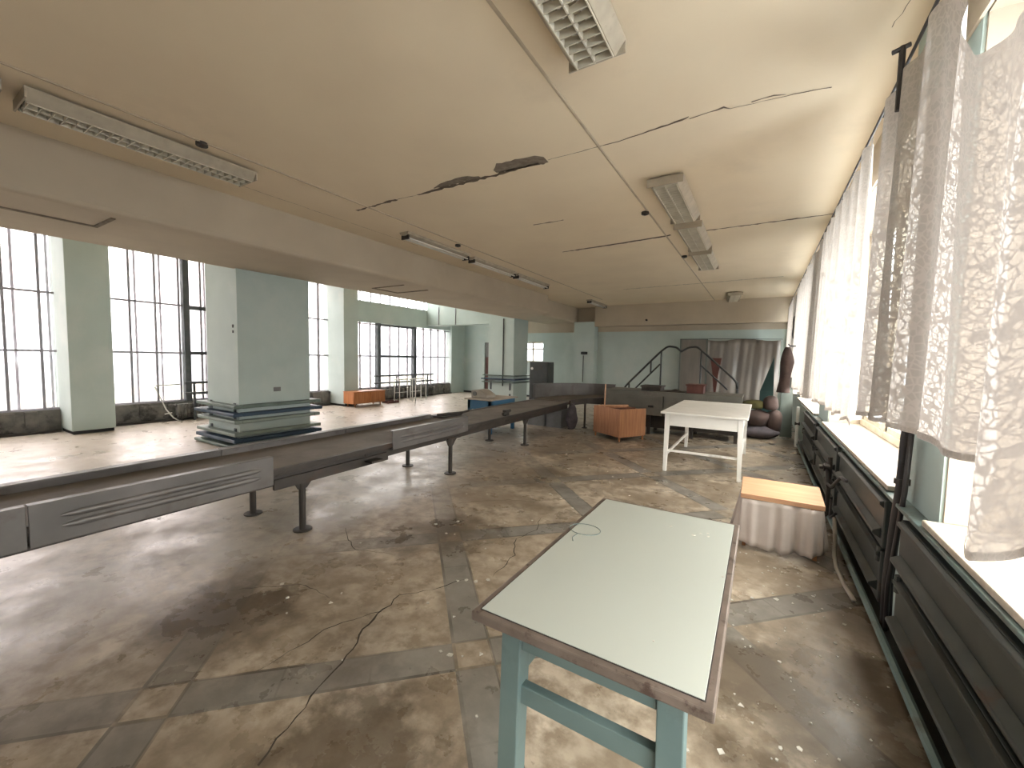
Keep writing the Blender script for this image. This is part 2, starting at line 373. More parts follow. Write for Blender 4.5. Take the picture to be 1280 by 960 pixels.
# cream painted frieze above the windows and plastered reveals
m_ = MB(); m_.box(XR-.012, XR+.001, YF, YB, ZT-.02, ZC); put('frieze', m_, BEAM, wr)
m_ = MB()
for a, c in RW:
    for y0, y1 in ((a-.002, a+.014), (c-.014, c+.002)): m_.box(XR+.012, XR+.4, y0, y1, ZS, ZT)
    m_.box(XR+.012, XR+.4, a, c, ZT-.014, ZT+.002)
put('reveal', m_, CREAM, wr)
for i, (a, c) in enumerate(RW):
    m_ = MB(); m_.box(XR-.06, XR+.33, a+.015, c-.015, ZS-.03, ZS)
    s_ = put('window_sill', m_, SILL, wr, bev=.006)
    # timber casement
    xw = XR+.30
    m_ = MB(); n = 3; st = (c-a-.03)/n
    m_.box(xw, xw+.08, a+.014, c-.014, ZS, ZS+.07); m_.box(xw, xw+.08, a+.014, c-.014, ZT-.09, ZT-.014)
    for k in range(n+1):
        y = a+.015+k*st; m_.box(xw-.002, xw+.082, max(a+.014, y-.05), min(c-.014, y+.05), ZS+.002, ZT-.016)
    fr = struct(put('window_%d' % (i+1), m_, WFRAME, bev=.008))
    m_ = MB()
    for k in range(n):
        y0, y1 = a+.015+k*st+.05, a+.015+(k+1)*st-.05
        m_.box(xw+.015, xw+.065, y0, y0+.045, ZS+.07, ZT-.09); m_.box(xw+.015, xw+.065, y1-.045, y1, ZS+.07, ZT-.09)
        m_.box(xw+.015, xw+.065, y0, y1, ZS+.07, ZS+.12); m_.box(xw+.015, xw+.065, y0, y1, 2.25, 2.31); m_.box(xw+.015, xw+.065, y0, y1, ZT-.14, ZT-.09)
    put('casement', m_, WFRAME, fr)
    m_ = MB(); m_.box(xw+.036, xw+.042, a+.02, c-.02, ZS+.06, ZT-.08); put('pane', m_, GLASS, fr)
    portal(XR+.44, (a+c)/2, (ZS+ZT)/2, c-a, ZT-ZS, radians(90))

# --- left window wall
LW = [(YF, -2.85), (-2.85, 2.03), (2.6, 7.48), (7.96, 12.95)]
m_ = MB()
m_.box(XL-.25, XL+.02, YF, YB, 0, .39)
for y0, y1 in ((2.03, 2.6), (7.48, 7.96), (-3.42, -2.85)): m_.box(XL-.25, -10.2, y0, y1, 0.06, ZH)
m_.box(XL-.25, XL+.10, 12.95, YB, 0, ZH)
m_.box(XL-.25, XL, 8.0, 12.95, 2.55, 3.22)
m_.box(XL-.25, XL, YF, YB, 4.25, ZH)
wl = struct(put('wall_left', m_, TEAL, bev=.008))
m_ = MB()
for y0, y1 in ((-2.85, 2.03), (2.6, 7.48), (7.96, 12.95)):
    m_.box(XL+.015, XL+.05, y0+.005, y1-.005, .0, .40)
put('parapet_face', m_, CONC, wl)
m_ = MB()
for y0, y1 in ((2.03, 2.6), (7.48, 7.96), (-3.42, -2.85)): m_.box(XL, -10.23, y0+.02, y1-.02, 0, .07)
put('column_foot', m_, BLACK, wl)
# bare mortar lumps on the parapet
m_ = MB(); rr = random.Random(3)
for y0, y1 in ((-.5, 2.0), (2.65, 7.4), (8, 12.9)):
    y = y0
    while y < y1:
        d = rr.uniform(.15, .4); m_.box(XL+.0, XL+.065+rr.uniform(0, .03), y, min(y+d, y1), rr.uniform(.02, .2), .36+rr.uniform(-.03, .06)); y += d+rr.uniform(.02, .3)
put('mortar_lump', m_, CONC, wl, bev=.015)
m_ = MB()
for y0, y1 in ((-2.8, 2.0), (2.62, 7.46), (7.98, 12.9)): m_.box(XL+.05, XL+.17, y0, y1, 0, .035)
put('floor_kerb', m_, CONVD, wl, bev=.005)
def left_window(i, y0, y1, ztop, phase, thick=None):
    fr = MB(); X = XL-.04
    k = 0; y = y0+phase
    vs = []
    while y < y1: vs.append(y); y += .41
    for v in vs: fr.box(X-.02, X+.02, v-.018, v+.018, .39, ztop)
    for z in (.41, 1.46, 2.5, 3.55):
        if z < ztop: fr.box(X-.022, X+.022, y0, y1, z-.018, z+.018)
    o = struct(put('window_%d' % i, fr, GFRAME))
    f2 = MB()                                    # outer layer of the double glazing
    X2 = XL-.20
    for v in vs:
        if v+.14 < y1: f2.box(X2-.02, X2+.015, v+.12, v+.155, .39, ztop)
    f2.box(X2-.02, X2+.015, y0, y1, .39, .43)
    put('outer_frame', f2, OFRAME, o)
    g = MB(); g.box(X-.004, X+.001, y0, y1, .40, ztop); g.box(X2-.003, X2+.001, y0, y1, .40, ztop)
    put('pane', g, LGLASS, o)
    if thick:
        t = MB()
        for v in thick: t.box(XL-.10, XL+.06, v-.055, v+.055, .39, ztop)
        for v0, v1, z in THB.get(i, ()): t.box(XL-.06, XL+.03, v0, v1, z-.035, z+.035)
        put('mullion_post', t, GDARK, o)
    portal(XL-.3, (y0+y1)/2, (ztop+.39)/2, y1-y0, ztop-.39, radians(-90))
THB = {6: ((3.99, 4.9, 1.46), (3.99, 4.9, 2.46)), 7: ((9.25, 10.95, 1.46), (9.25, 10.95, 2.50))}
left_window(5, -2.85, 2.03, 4.25, .19+.0, None)
left_window(9, YF+.05, -3.42, 4.25, .3, None)
left_window(6, 2.6, 7.48, 4.25, .46, [3.99])
left_window(7, 7.96, 12.95, 2.55, .22, [9.3, 10.95])
m_ = MB()
for k in range(12): m_.box(XL-.06, XL-.02, 8.2+k*.41-.018, 8.2+k*.41+.018, 3.22, 4.25)
m_.box(XL-.06, XL-.02, 7.96, 12.95, 3.53, 3.57)
o = struct(put('window_8', m_, GFRAME)); g = MB(); g.box(XL-.044, XL-.039, 7.96, 12.95, 3.22, 4.25); put('pane', g, GLASS, o)

# --- back wall with a doorway and a small window, and wall behind the camera
m_ = MB(); DX0, DX1, DZ = -9.76, -8.9, 2.1; WX0, WX1, WZ0, WZ1 = -7.95, -7.06, 1.34, 2.12
def bw(x0, x1, z0, z1): m_.box(x0, x1, YB, YB+.2, z0, z1)
bw(XL-.3, DX0, 0, ZH); bw(DX0, DX1, DZ, ZH); bw(DX1, WX0, 0, ZH); bw(WX0, WX1, 0, WZ0); bw(WX0, WX1, WZ1, 2.45); bw(WX1, XR+.4, 0, 2.45)
wb = struct(put('wall_back', m_, TEAL))
m_ = MB(); bw(WX0, XR+.4, 2.45, ZH); put('upper_band', m_, BEAM, wb)
m_ = MB(); m_.box(-5.68, -4.95, YB-.35, YB, 0, 2.78); m_.box(-4.951, -4.93, YB-.34, YB, 0, 2.78)
put('pilaster', m_, TEAL, wb)
m_ = MB(); m_.box(-4.93, XR, YB-.35, YB, 2.62, ZC); put('lintel', m_, BEAM, wb)
m_ = MB(); m_.box(DX0, DX1, YB+.06, YB+.10, 0, 1.5); o = struct(put('door_1', m_, REDBR))
m_ = MB(); m_.box(DX0, DX1, YB+.05, YB+.11, 1.5, DZ); put('transom_panel', m_, GREYBOX, o)
m_ = MB(); m_.tube([(DX0+.1, YB+.06, .95), (DX0+.1, YB-.0, .95), (DX0+.2, YB-.0, .95)], .009); put('door_handle', m_, STEEL, o)
m_ = MB()
for x in (WX0, -7.52, WX1): m_.box(x-.03, x+.03, YB+.05, YB+.1, WZ0, WZ1)
for z in (WZ0+.03, 1.85, WZ1-.03): m_.box(WX0, WX1, YB+.055, YB+.095, z-.03, z+.03)
o = struct(put('window_10', m_, WFRAME)); g = MB(); g.box(WX0, WX1, YB+.07, YB+.075, WZ0, WZ1); put('pane', g, GLASS, o)
m_ = MB(); m_.box(XL-.3, XR+.4, YF-.2, YF, 0, ZH); struct(put('wall_front', m_, TEAL2))
m_ = MB(); m_.box(XL+.1, -5.7, YB-.03, YB, 0, .07); struct(put('baseboard_back', m_, BLACK))

# --- seam, cracks and spalled strips of the ceiling
m_ = MB(); m_.prism([(-1.282, 3.3), (-1.276, 3.296), (-1.264, 3.296), (-1.258, 3.3)], YF, YB, 'y')
m_.box(-4.20, -4.185, .6, 12, 3.29, 3.3)
put('panel_seam', m_, SEAM, ceil)
def crack(pts, wd, seed, mt=CRACK, z=ZC, parent=ceil, up_=False, nm='crack'):
    r_ = random.Random(seed); mb = MB(); L_ = []; R_ = []
    P_ = []
    for (x0, y0, w0), (x1, y1, w1) in zip(pts, pts[1:]):
        n = max(2, int(math.hypot(x1-x0, y1-y0)/.045))
        for k in range(n): P_.append((x0+(x1-x0)*k/n, y0+(y1-y0)*k/n, w0+(w1-w0)*k/n))
    P_.append(pts[-1])
    dx, dy = pts[-1][0]-pts[0][0], pts[-1][1]-pts[0][1]; q = math.hypot(dx, dy); nx, ny = -dy/q, dx/q
    zz = z+.0012 if up_ else z-.0015
    off = 0
    for x, y, w_ in P_:
        off = off*.6+r_.uniform(-1, 1)*wd*.45
        a_, c_ = (w_*r_.uniform(.38, .62), w_*r_.uniform(.42, .55)) if w_ > .06 else (w_*r_.uniform(.12, .75), w_*r_.uniform(.12, .75))
        L_.append(mb.b.verts.new((x+nx*(off+a_), y+ny*(off+a_), zz))); R_.append(mb.b.verts.new((x+nx*(off-c_), y+ny*(off-c_), zz)))
    for k in range(len(P_)-1): mb.b.faces.new((L_[k], L_[k+1], R_[k+1], R_[k]))
    return put(nm, mb, mt, parent)
crack([(-4.42, 3.44, .035), (-3.7, 3.42, .045)], .006, 1)
crack([(-3.7, 3.42, .008), (-3.38, 3.44, .008)], .006, 2)
crack([(-3.38, 3.44, .035), (-2.9, 3.44, .05), (-1.85, 3.44, .05)], .008, 3)
crack([(-3.1, 3.40, .03), (-2.95, 3.38, .10), (-2.65, 3.36, .11), (-2.5, 3.40, .03)], .01, 4, CRACK2)
crack([(-2.3, 3.38, .05), (-2.2, 3.34, .17), (-1.82, 3.37, .18), (-1.76, 3.40, .10)], .01, 5, CRACK2)
crack([(-1.75, 3.42, .006), (-1.15, 3.42, .010), (-.9, 3.40, .02), (-.6, 3.36, .026), (-.55, 3.33, .008)], .01, 6)
crack([(-.55, 3.37, .012), (-.32, 3.34, .02), (-.28, 3.38, .006), (.1, 3.40, .008), (.3, 3.44, .012)], .012, 7)
crack([(-.15, 3.36, .015), (-.02, 3.35, .02), (.05, 3.38, .004)], .012, 8)
crack([(-2.97, 6.43, .05), (-2.2, 6.38, .07), (-1.2, 6.28, .06)], .008, 9)
crack([(-1.0, 6.28, .04), (.0, 6.28, .05), (.66, 6.28, .04)], .008, 10)
crack([(-2.73, 4.96, .025), (-2.29, 4.97, .025)], .004, 11)
crack([(-3.11, 10.5, .03), (-1.2, 10.4, .03), (.3, 10.3, .03)], .01, 12)
crack([(-4.9, 2.2, .006), (-4.9, 5.0, .006)], .01, 13)
crack([(.35, 2.0, .004), (.6, 2.55, .006), (.5, 3.0, .004)], .02, 14)
# floor cracks
FK = dict(z=0.0, parent=floor, up_=True, mt=FCRACK)
crack([(-1.50, .72, .010), (-1.62, 1.05, .008), (-1.68, 1.20, .009), (-1.84, 1.55, .011), (-1.86, 1.75, .008), (-1.70, 1.95, .008), (-1.62, 2.12, .004)], .035, 21, **FK)
crack([(-1.48, 2.25, .004), (-1.52, 2.60, .007), (-1.68, 2.85, .006), (-1.60, 3.10, .007), (-1.70, 3.35, .004)], .035, 22, **FK)
crack([(-1.84, 1.58, .006), (-1.95, 1.30, .007), (-1.96, .95, .003)], .03, 23, **FK)
crack([(-2.6, 3.2, .006), (-2.2, 3.6, .006), (-1.9, 3.7, .003)], .03, 26, **FK)
crack([(-3.0, 2.2, .004), (-2.6, 2.0, .006), (-2.3, 2.1, .003)], .03, 27, **FK)
crack([(-2.9, 1.1, .004), (-2.5, 1.5, .006), (-2.2, 1.5, .003)], .03, 28, **FK)
# flakes of fallen paint: uncountable
m_ = MB(); r_ = random.Random(11)
def flake(x, y, s):
    n = r_.choice((3, 4, 5)); a0 = r_.uniform(0, 6.3); c_ = [(x+s*cos(a0+k*6.283/n)*r_.uniform(.5, 1), y+s*sin(a0+k*6.283/n)*r_.uniform(.5, 1)) for k in range(n)]
    m_.prism(c_, .0, r_.uniform(.002, .006))
for k in range(170): flake(min(.58, r_.gauss(.22, .22)), r_.uniform(1.4, 4.6), r_.choice((.004, .006, .009, .014)))
for k in range(150): flake(r_.uniform(-2.9, .2), r_.uniform(1.2, 7.5), r_.choice((.005, .008, .012, .02)))
for k in range(120): flake(r_.uniform(-6.5, -4.5), r_.uniform(1, 12), r_.choice((.01, .015, .03)))
for k in range(120): flake(r_.uniform(-10, -8.3), r_.uniform(1, 12), r_.choice((.01, .015, .03)))
for x, y in ((-1.62, 2.12), (-1.56, 2.14), (-1.66, 2.08), (-1.5, 2.2)): flake(x, y, .018)
tag(put('paint_flake', m_, FLAKE), 'white flakes of fallen paint scattered over the dirty floor', 'debris', kind='stuff')

# ================================================================== OUTSIDE
m_ = MB(); m_.box(-900, -30, -700, 900, -41, -40); struct(put('ground_outside', m_, GRASS))
m_ = MB(); m_.grid(lambda u, v: (-620-60*v, -700+1700*u, -42+v*(52+14*sin(u*9)+9*sin(u*23+1)+5*sin(u*51))), 90, 5)
m_.grid(lambda u, v: (-680-80*v, -700+1700*u, -42+(1-v)*(52+14*sin(u*9)+9*sin(u*23+1)+5*sin(u*51))), 90, 5)
struct(put('hill_outside', m_, HILL, smooth=True))

# ================================================================== COLUMNS with guard rails
def rail_ring(mb, x0, x1, y0, y1, z, h, d):
    mb.box(x0-d, x1+d, y0-d, y0-.012, z, z+h); mb.box(x0-d, x1+d, y1+.012, y1+d, z, z+h)
    mb.box(x1+.012, x1+d, y0-.012, y1+.012, z, z+h); mb.box(x0-d, x0-.012, y0-.012, y1+.012, z, z+h)
def column(x0, x1, y0, y1, label, rails):
    t = thing('column', label, 'column', ((x0+x1)/2, (y0+y1)/2, 0))
    m_ = MB(); m_.box(x0, -6.999, y0, y1, 0, ZH); m_.box(-6.999, x1, y0, y1, 0, 2.78)
    put('shaft', m_, TEAL, t)
    for z, h, d, mt in rails:
        m_ = MB(); rail_ring(m_, x0, x1, y0, y1, z, h, d)
        put('guard_rail', m_, mt, t, bev=.012)
    m_ = MB()
    for zz in (.1, .5):
        for x in (x0+.12, x1-.12): m_.box(x-.03, x+.03, y0-.014, y0, zz-.08, zz+.2)
    put('rail_bracket', m_, GDARK, t)
    return t
c1 = column(-7.95, -6.92, 3.19, 4.36, 'large teal column nearest the camera ringed by green and blue guard rails',
       [(.63, .055, .13, BANDG), (.51, .055, .15, BANDB), (.395, .055, .12, BANDP), (.20, .055, .13, BANDP), (.10, .06, .14, BANDB), (.01, .05, .16, BANDG)])
m_ = MB(); m_.box(-7.06, -7.03, 3.18, 3.19, 1.88, 1.93); m_.box(-7.06, -7.03, 3.18, 3.19, 1.80, 1.84); put('anchor_hole', m_, BLACK, c1)
m_ = MB(); m_.box(-6.921, -6.914, 3.72, 3.84, .86, .93); put('socket', m_, GREYBOX, c1, bev=.003)
c2 = column(-7.92, -6.92, 11.43, 12.35, 'teal column farther back behind the conveyor, with thin dark green rails',
       [(.88, .035, .14, BANDG), (.76, .04, .18, BANDB), (.66, .035, .16, BANDG)])
m_ = MB(); m_.tube([(-7.32, 11.41, .55), (-7.32, 11.41, 2.78)], .018, 6); put('cable', m_, BLACKP, c2)
# thin cables on cross beam
for x in (-9.5, -10.3):
    m_ = MB(); m_.tube([(x, 11.585, 2.64), (x, 11.585, 3.3)], .014, 6)
    tag(put('cable', m_, GFRAME), 'thin vertical cable on the teal cross beam, ' + ('nearer the column' if x == -9.5 else 'nearer the windows'), 'cable')
m_ = MB(); m_.tube([(-5.30, 13.43, .7), (-5.30, 13.43, 1.62)], .012, 6)
o = put('cable', m_, BLACKP); tag(o, 'thin dark vertical conduit on the back wall pilaster below the small dark box', 'cable')
m_ = MB(); m_.box(-5.38, -5.16, 13.38, 13.449, 1.66, 1.75)
tag(put('switch_box', m_, BLACK, bev=.01), 'small black box mounted on the pilaster of the back wall', 'switch box')

# ================================================================== CONVEYOR
t = thing('conveyor', 'long low steel belt conveyor with ribbed side panels running past the columns', 'conveyor', (-3.7, 4, 0))
def xr(y): return -3.15-.035*(y-1.0)
def xl(y): return xr(y)-.90
def strip(mb, y0, y1, xa, xb, z0, z1, n=8):
    """box that follows the conveyor's slightly skewed axis; xa, xb functions of y"""
    A = []
    for y in (y0, y1): A.append([mb.b.verts.new(p) for p in ((xa(y), y, z0), (xb(y), y, z0), (xb(y), y, z1), (xa(y), y, z1))])
    mb.b.faces.new(A[0][::-1]); mb.b.faces.new(A[1])
    for i in range(4): mb.b.faces.new((A[0][i], A[0][(i+1) % 4], A[1][(i+1) % 4], A[1][i]))
CY0, CY1 = -3.3, 7.94
m_ = MB(); strip(m_, CY0, CY1, lambda y: xl(y)+.05, lambda y: xr(y)-.04, .565, .585); put('belt', m_, BELT, t)
m_ = MB(); strip(m_, CY0, CY1, lambda y: xr(y)-.10, lambda y: xr(y)-.06, .45, .555)
strip(m_, CY0, CY1, lambda y: xl(y)+.06, lambda y: xl(y)+.10, .45, .56)
for k in range(22):
    y = CY0+.2+k*.52
    if y < CY1: strip(m_, y, y+.05, lambda y: xl(y)+.10, lambda y: xr(y)-.10, .47, .52)
put('frame', m_, CONVD, t)
m_ = MB(); strip(m_, CY0, CY1, lambda y: xr(y)-.05, lambda y: xr(y)-.015, .54, .592); put('belt_edge_strip', m_, CONVD, t, bev=.004)
for k, (y0, y1) in enumerate(((-3.3, -.9), (-.9, 1.7), (1.7, 3.0), (3.0, 4.48))):
    m_ = MB(); strip(m_, y0+.006, y1-.006, lambda y: xl(y), lambda y: xl(y)+.05, .50, .635)
    strip(m_, y0+.006, y1-.006, lambda y: xl(y)-.02, lambda y: xl(y)+.07, .630, .645); put('far_side_rail', m_, CONV, t, bev=.004)
m_ = MB(); strip(m_, 4.5, CY1, lambda y: xl(y)+.01, lambda y: xl(y)+.045, .53, .60); put('far_edge_strip', m_, CONV, t)
def side_panel(y0, y1, z0, z1):
    """pressed sheet: flat face with folded top and two long embossed ribs"""
    m_ = MB(); strip(m_, y0+.004, y1-.004, lambda y: xr(y)-.012, lambda y: xr(y), z0, z1)
    strip(m_, y0+.004, y1-.004, lambda y: xr(y)-.055, lambda y: xr(y)-.0, z1-.006, z1+.002)
    strip(m_, y0+.004, y1-.004, lambda y: xr(y)-.05, lambda y: xr(y)-.0, z0-.002, z0+.006)
    p = put('side_panel', m_, CONV, t, bev=.003)
    H_ = z1-z0; r = MB()
    for zc in (z0+H_*.36, z0+H_*.62):
        ya, yb = y0+.11, y1-.09
        def prof(u, v, zc=zc, ya=ya, yb=yb):
            y = ya+(yb-ya)*u; k = min(1, u*14, (1-u)*14)**.5 if 0 < u < 1 else 0
            ang = pi*v; return (xr(y)-.001+.016*sin(ang)*k, y, zc+.020*cos(ang)*max(k, .15))
        r.grid(prof, 28, 6)
    put('rib', r, CONV, p, smooth=True)
side_panel(-3.3, -2.1, .48, .70); side_panel(-2.1, -.82, .48, .70); side_panel(-.82, .45, .48, .70); side_panel(.45, 1.7, .48, .70); side_panel(2.93, 4.27, .52, .715)
m_ = MB(); strip(m_, 1.72, 2.9, lambda y: xr(y)-.062, lambda y: xr(y)-.035, .42, .50); put('lower_channel', m_, CONVD, t)
m_ = MB(); m_.box(-3.30, -3.14, 2.60, 2.74, .455, .475); m_.box(-3.3, -3.26, 2.62, 2.72, .475, .55); put('bracket', m_, CONVD, t)
def leg(x, y, near=True):
    m_ = MB()
    pts = [(x, y, 0.012), (x, y, .34)]
    m_.tube([(x, y, .01), (x, y, .46)], [.027, .027], 10)
    m_.tube([(x, y, .0), (x, y, .012)], .075, 14)
    if near: m_.prism([(y-.035, .36), (y+.035, .36), (y+.13, .47), (y-.09, .47)], x-.012, x+.012, 'x'); m_.box(x-.05, x+.05, y-.10, y+.14, .455, .47)
    put('leg', m_, CONVD, t)
for y in (-1.9, 0.0, 1.98, 4.0, 6.06): leg(xr(y)-.085, y); leg(xl(y)+.11, y-.05, False)
m_ = MB(); m_.box(-3.42, -3.36, 5.35, 5.45, .5, .68); m_.tube([(-3.38, 5.3, .62), (-3.38, 5.5, .66)], .025, 8); put('clamp', m_, CONVD, t)
m_ = MB(); m_.box(-4.22, -3.95, 4.55, 5.0, .59, .61); m_.tube([(-4.1, 4.6, .62), (-3.95, 5.0, .63), (-4.05, 5.3, .62)], .02, 8); put('loose_plate', m_, CONVD, t)

# the curve, turning right into the cross bench
t = thing('conveyor_curve', 'curved section of the conveyor with a high dark guard, turning towards the back bench', 'conveyor', (-3.3, 8.6, 0))
cx, cy = -2.85, 7.95; ri, ro = .56, 1.44
def arcbox(mb, r0, r1, z0, z1, a0=pi, a1=pi/2, n=18, zt=None):
    R = []
    for k in range(n+1):
        a = a0+(a1-a0)*k/n; u = k/n; dz = (zt or 0)*u
        R.append([mb.b.verts.new((cx+r*cos(a), cy+r*sin(a)*.92, z+dz)) for r, z in ((r0, z0), (r1, z0), (r1, z1), (r0, z1))])
    mb.b.faces.new(R[0][::-1]); mb.b.faces.new(R[-1])
    for A, B in zip(R, R[1:]):
        for i in range(4): mb.b.faces.new((A[i], A[(i+1) % 4], B[(i+1) % 4], B[i]))
m_ = MB(); arcbox(m_, ri, ro-.03, .575, .60, zt=.08); put('belt', m_, BELT, t)
m_ = MB(); arcbox(m_, ri-.02, ri+.01, .50, .62, zt=.06); arcbox(m_, ro-.06, ro-.03, .45, .58); put('frame', m_, CONVD, t)
m_ = MB(); arcbox(m_, ro-.03, ro, .62, .92); arcbox(m_, ro-.05, ro+.02, .915, .93); put('guard', m_, CONV, t)
for a in (pi*.93, pi*.72, pi*.53):
    for r in (ri+.03, ro-.08):
        m_ = MB(); x, y = cx+r*cos(a), cy+r*sin(a)*.92; m_.tube([(x, y, .01), (x, y, .56)], .024, 8); m_.tube([(x, y, 0), (x, y, .012)], .06, 12); put('leg', m_, CONVD, t)

# cross bench at the back
t = thing('packing_bench', 'long grey steel packing bench crossing the hall in front of the handrails', 'bench', (-1.3, 8.8, 0))
m_ = MB(); m_.box(-2.82, -.26, 8.40, 9.25, .845, .875); m_.box(-2.82, -.26, 8.385, 8.40, .79, .88); put('bench_top', m_, BENCH, t, bev=.005)
for x0, x1 in ((-2.82, -1.62), (-1.61, -.82), (-.81, -.26)):
    m_ = MB(); m_.box(x0+.005, x1-.005, 8.40, 8.43, .40, .845); m_.box(x0+.05, x1-.05, 8.39, 8.40, .52, .535); m_.box(x0+.05, x1-.05, 8.39, 8.40, .72, .73)
    put('front_panel', m_, BENCH, t, bev=.004)
m_ = MB(); m_.box(-2.8, -.28, 9.20, 9.23, .40, .845); put('rear_panel', m_, BENCH, t)
m_ = MB(); m_.box(-2.8, -.32, 8.62, 9.15, .12, .42); put('void_shade_block', m_, CONVD, t)  # dark block added for the shaded void under the bench
m_ = MB(); m_.box(-1.90, -1.80, 8.375, 8.40, .56, .60); put('handle', m_, BLACK, t)
for x in (-2.7, -1.9, -1.1, -.34):
    for y in (8.5, 9.15):
        m_ = MB(); m_.box(x-.03, x+.03, y-.03, y+.03, 0, .845); put('leg', m_, CONVD, t)

# handrails of the crossing steps
def handrail(label, top, mid, posts):
    t = thing('handrail', label, 'handrail', (top[0][0], 9.6, 0), 0, None)
    def sm(P):
        out = [Vector((P[0][0], 9.6, P[0][1]))]
        for i in range(1, len(P)-1):
            a, b, c = [Vector((q[0], 9.6, q[1])) for q in P[i-1:i+2]]
            s0, s1 = b+(a-b)*.3, b+(c-b)*.3
            for k in range(5):
                u = k/4; out.append((1-u)**2*s0+2*u*(1-u)*b+u*u*s1)
        out.append(Vector((P[-1][0], 9.6, P[-1][1]))); return out
    m_ = MB(); m_.tube(sm(top), .022, 8); put('top_rail', m_, STEEL, t, smooth=True)
    m_ = MB(); m_.tube([(x, 9.6, z) for x, z in mid], .018, 8); put('mid_rail', m_, STEEL, t)
    for x, z0, z1 in posts:
        m_ = MB(); m_.tube([(x, 9.6, z0), (x, 9.6, z1)], .019, 8); put('post', m_, STEEL, t)
    return t
handrail('dark handrail of the crossing steps, left one, sloping down to the left',
    [(-2.74, .80), (-2.71, .89), (-1.97, 1.68), (-1.80, 1.82), (-1.62, 1.80), (-1.50, 1.70)],
    [(-2.52, .80), (-1.95, 1.42)], [(-2.63, .0, .98), (-2.15, 1.20, 1.48), (-1.93, .0, 1.72)])
handrail('dark handrail of the crossing steps, right one, sloping down to the right',
    [(-1.52, 1.70), (-1.36, 1.80), (-1.20, 1.81), (-1.07, 1.70), (-.42, 1.10), (-.40, .95)],
    [(-1.11, 1.42), (-.58, .92)], [(-1.11, .0, 1.74), (-.40, .0, 1.08)])
t = thing('crossing_steps', 'low dark steel steps between the two handrails behind the bench', 'steps', (-1.5, 9.9, 0))
for k, (x0, x1, z) in enumerate(((-2.6, -2.3, .28), (-2.3, -1.98, .55), (-1.98, -1.05, .80), (-1.05, -.75, .55), (-.75, -.45, .28))):
    m_ = MB(); m_.box(x0, x1, 9.64, 10.3, z-.04, z); m_.box(x0+.01, x0+.04, 9.64, 9.68, 0, z-.04); m_.box(x1-.04, x1-.01, 10.2, 10.24, 0, z-.04); put('tread', m_, CONVD, t)

# things lying on the bench
def crate(name, label, cat, x0, x1, y0, y1, z0, z1, mt, rz=0, lid=True):
    t = thing(name, label, cat, ((x0+x1)/2, (y0+y1)/2, z0), rz)
    a, b_ = (x1-x0)/2, (y1-y0)/2; h = z1-z0; w_ = .015
    m_ = MB(); m_.box(-a, a, -b_, b_, 0, w_); m_.box(-a, -a+w_, -b_, b_, w_, h); m_.box(a-w_, a, -b_, b_, w_, h); m_.box(-a+w_, a-w_, -b_, -b_+w_, w_, h); m_.box(-a+w_, a-w_, b_-w_, b_, w_, h)
    put('body', m_, mt, t, world=False, bev=.004)
    if lid:
        m_ = MB(); m_.box(-a-.02, a+.02, -b_-.015, b_+.015, h, h+.03); put('lid', m_, mt, t, world=False, bev=.004)
    return t
crate('box', 'flat dark steel box on the bench in front of the left handrail', 'box', -2.10, -1.72, 8.6, 9.0, .875, .95, CONVD)
crate('box', 'red-brown wooden box on the bench, in front of the right handrail', 'box', -1.22, -.92, 8.55, 8.9, .875, 1.02, REDBR)
m_ = MB(); m_.grid(lambda u, v: (-1.68+.42*u, 8.55+.4*v, .878+.035*abs(sin(pi*u))*abs(sin(pi*v))+.02*sin(9*u)*sin(7*v)*sin(pi*u)), 14, 10)
tag(put('cloth', m_, CONVD, smooth=True, solid=.004), 'crumpled dark grey cloth lying on the bench between the boxes', 'cloth')
# red-brown upright chair back behind the bench
t = thing('chair', 'dark red-brown wooden chair standing by the right handrail', 'chair', (-.9, 10.5, 0))
m_ = MB(); m_.prism([(-1.03, 1.585), (-.785, 1.585), (-.84, 1.24), (-.88, .78), (-.93, .78), (-.975, 1.24)], 10.60, 10.635, 'y'); put('backrest', m_, REDBR, t, bev=.006)
m_ = MB(); m_.box(-1.08, -.72, 10.34, 10.66, .74, .78); put('seat', m_, REDBR, t, bev=.01)
for x in (-1.05, -.75):
    for y in (10.37, 10.62): m_ = MB(); m_.taper((x, y, 0), (x, y, .74), .028, .036); put('leg', m_, REDBR, t)

# grey sheet curtain and panel before the back wall
r_ = random.Random(5)
def sheetf(u, v):
    x = -1.38+1.80*u; z = 2.13-1.78*v
    return (x, 13.3+.018*sin(u*31+v)+.03*sin(u*13+2*v)+.012*sin(u*57+3*v), z-.03*sin(u*9))
m_ = MB(); m_.grid(sheetf, 90, 12); tag(put('plastic_sheet', m_, SHEET, smooth=True, solid=.003), 'wrinkled grey plastic sheet hung before the back wall beside the windows', 'sheet')
t = thing('partition_panel', 'flat grey-green partition panel standing left of the hung plastic sheet', 'panel', (-1.77, 13.32, 0))
m_ = MB(); m_.box(-2.15, -1.38, 13.34, 13.37, .02, 2.14); put('board', m_, SHEET, t)
m_ = MB()
for x in (-2.15, -1.42): m_.box(x, x+.04, 13.325, 13.375, 0, 2.16)
m_.box(-2.15, -1.38, 13.325, 13.375, 2.14, 2.17); put('frame', m_, GGREEN, t)
m_ = MB(); m_.tube([(-1.36, 13.27, 2.16), (.46, 13.27, 2.14)], .008, 6)
tag(put('wire', m_, STEEL), 'thin wire holding up the grey plastic sheet', 'wire')

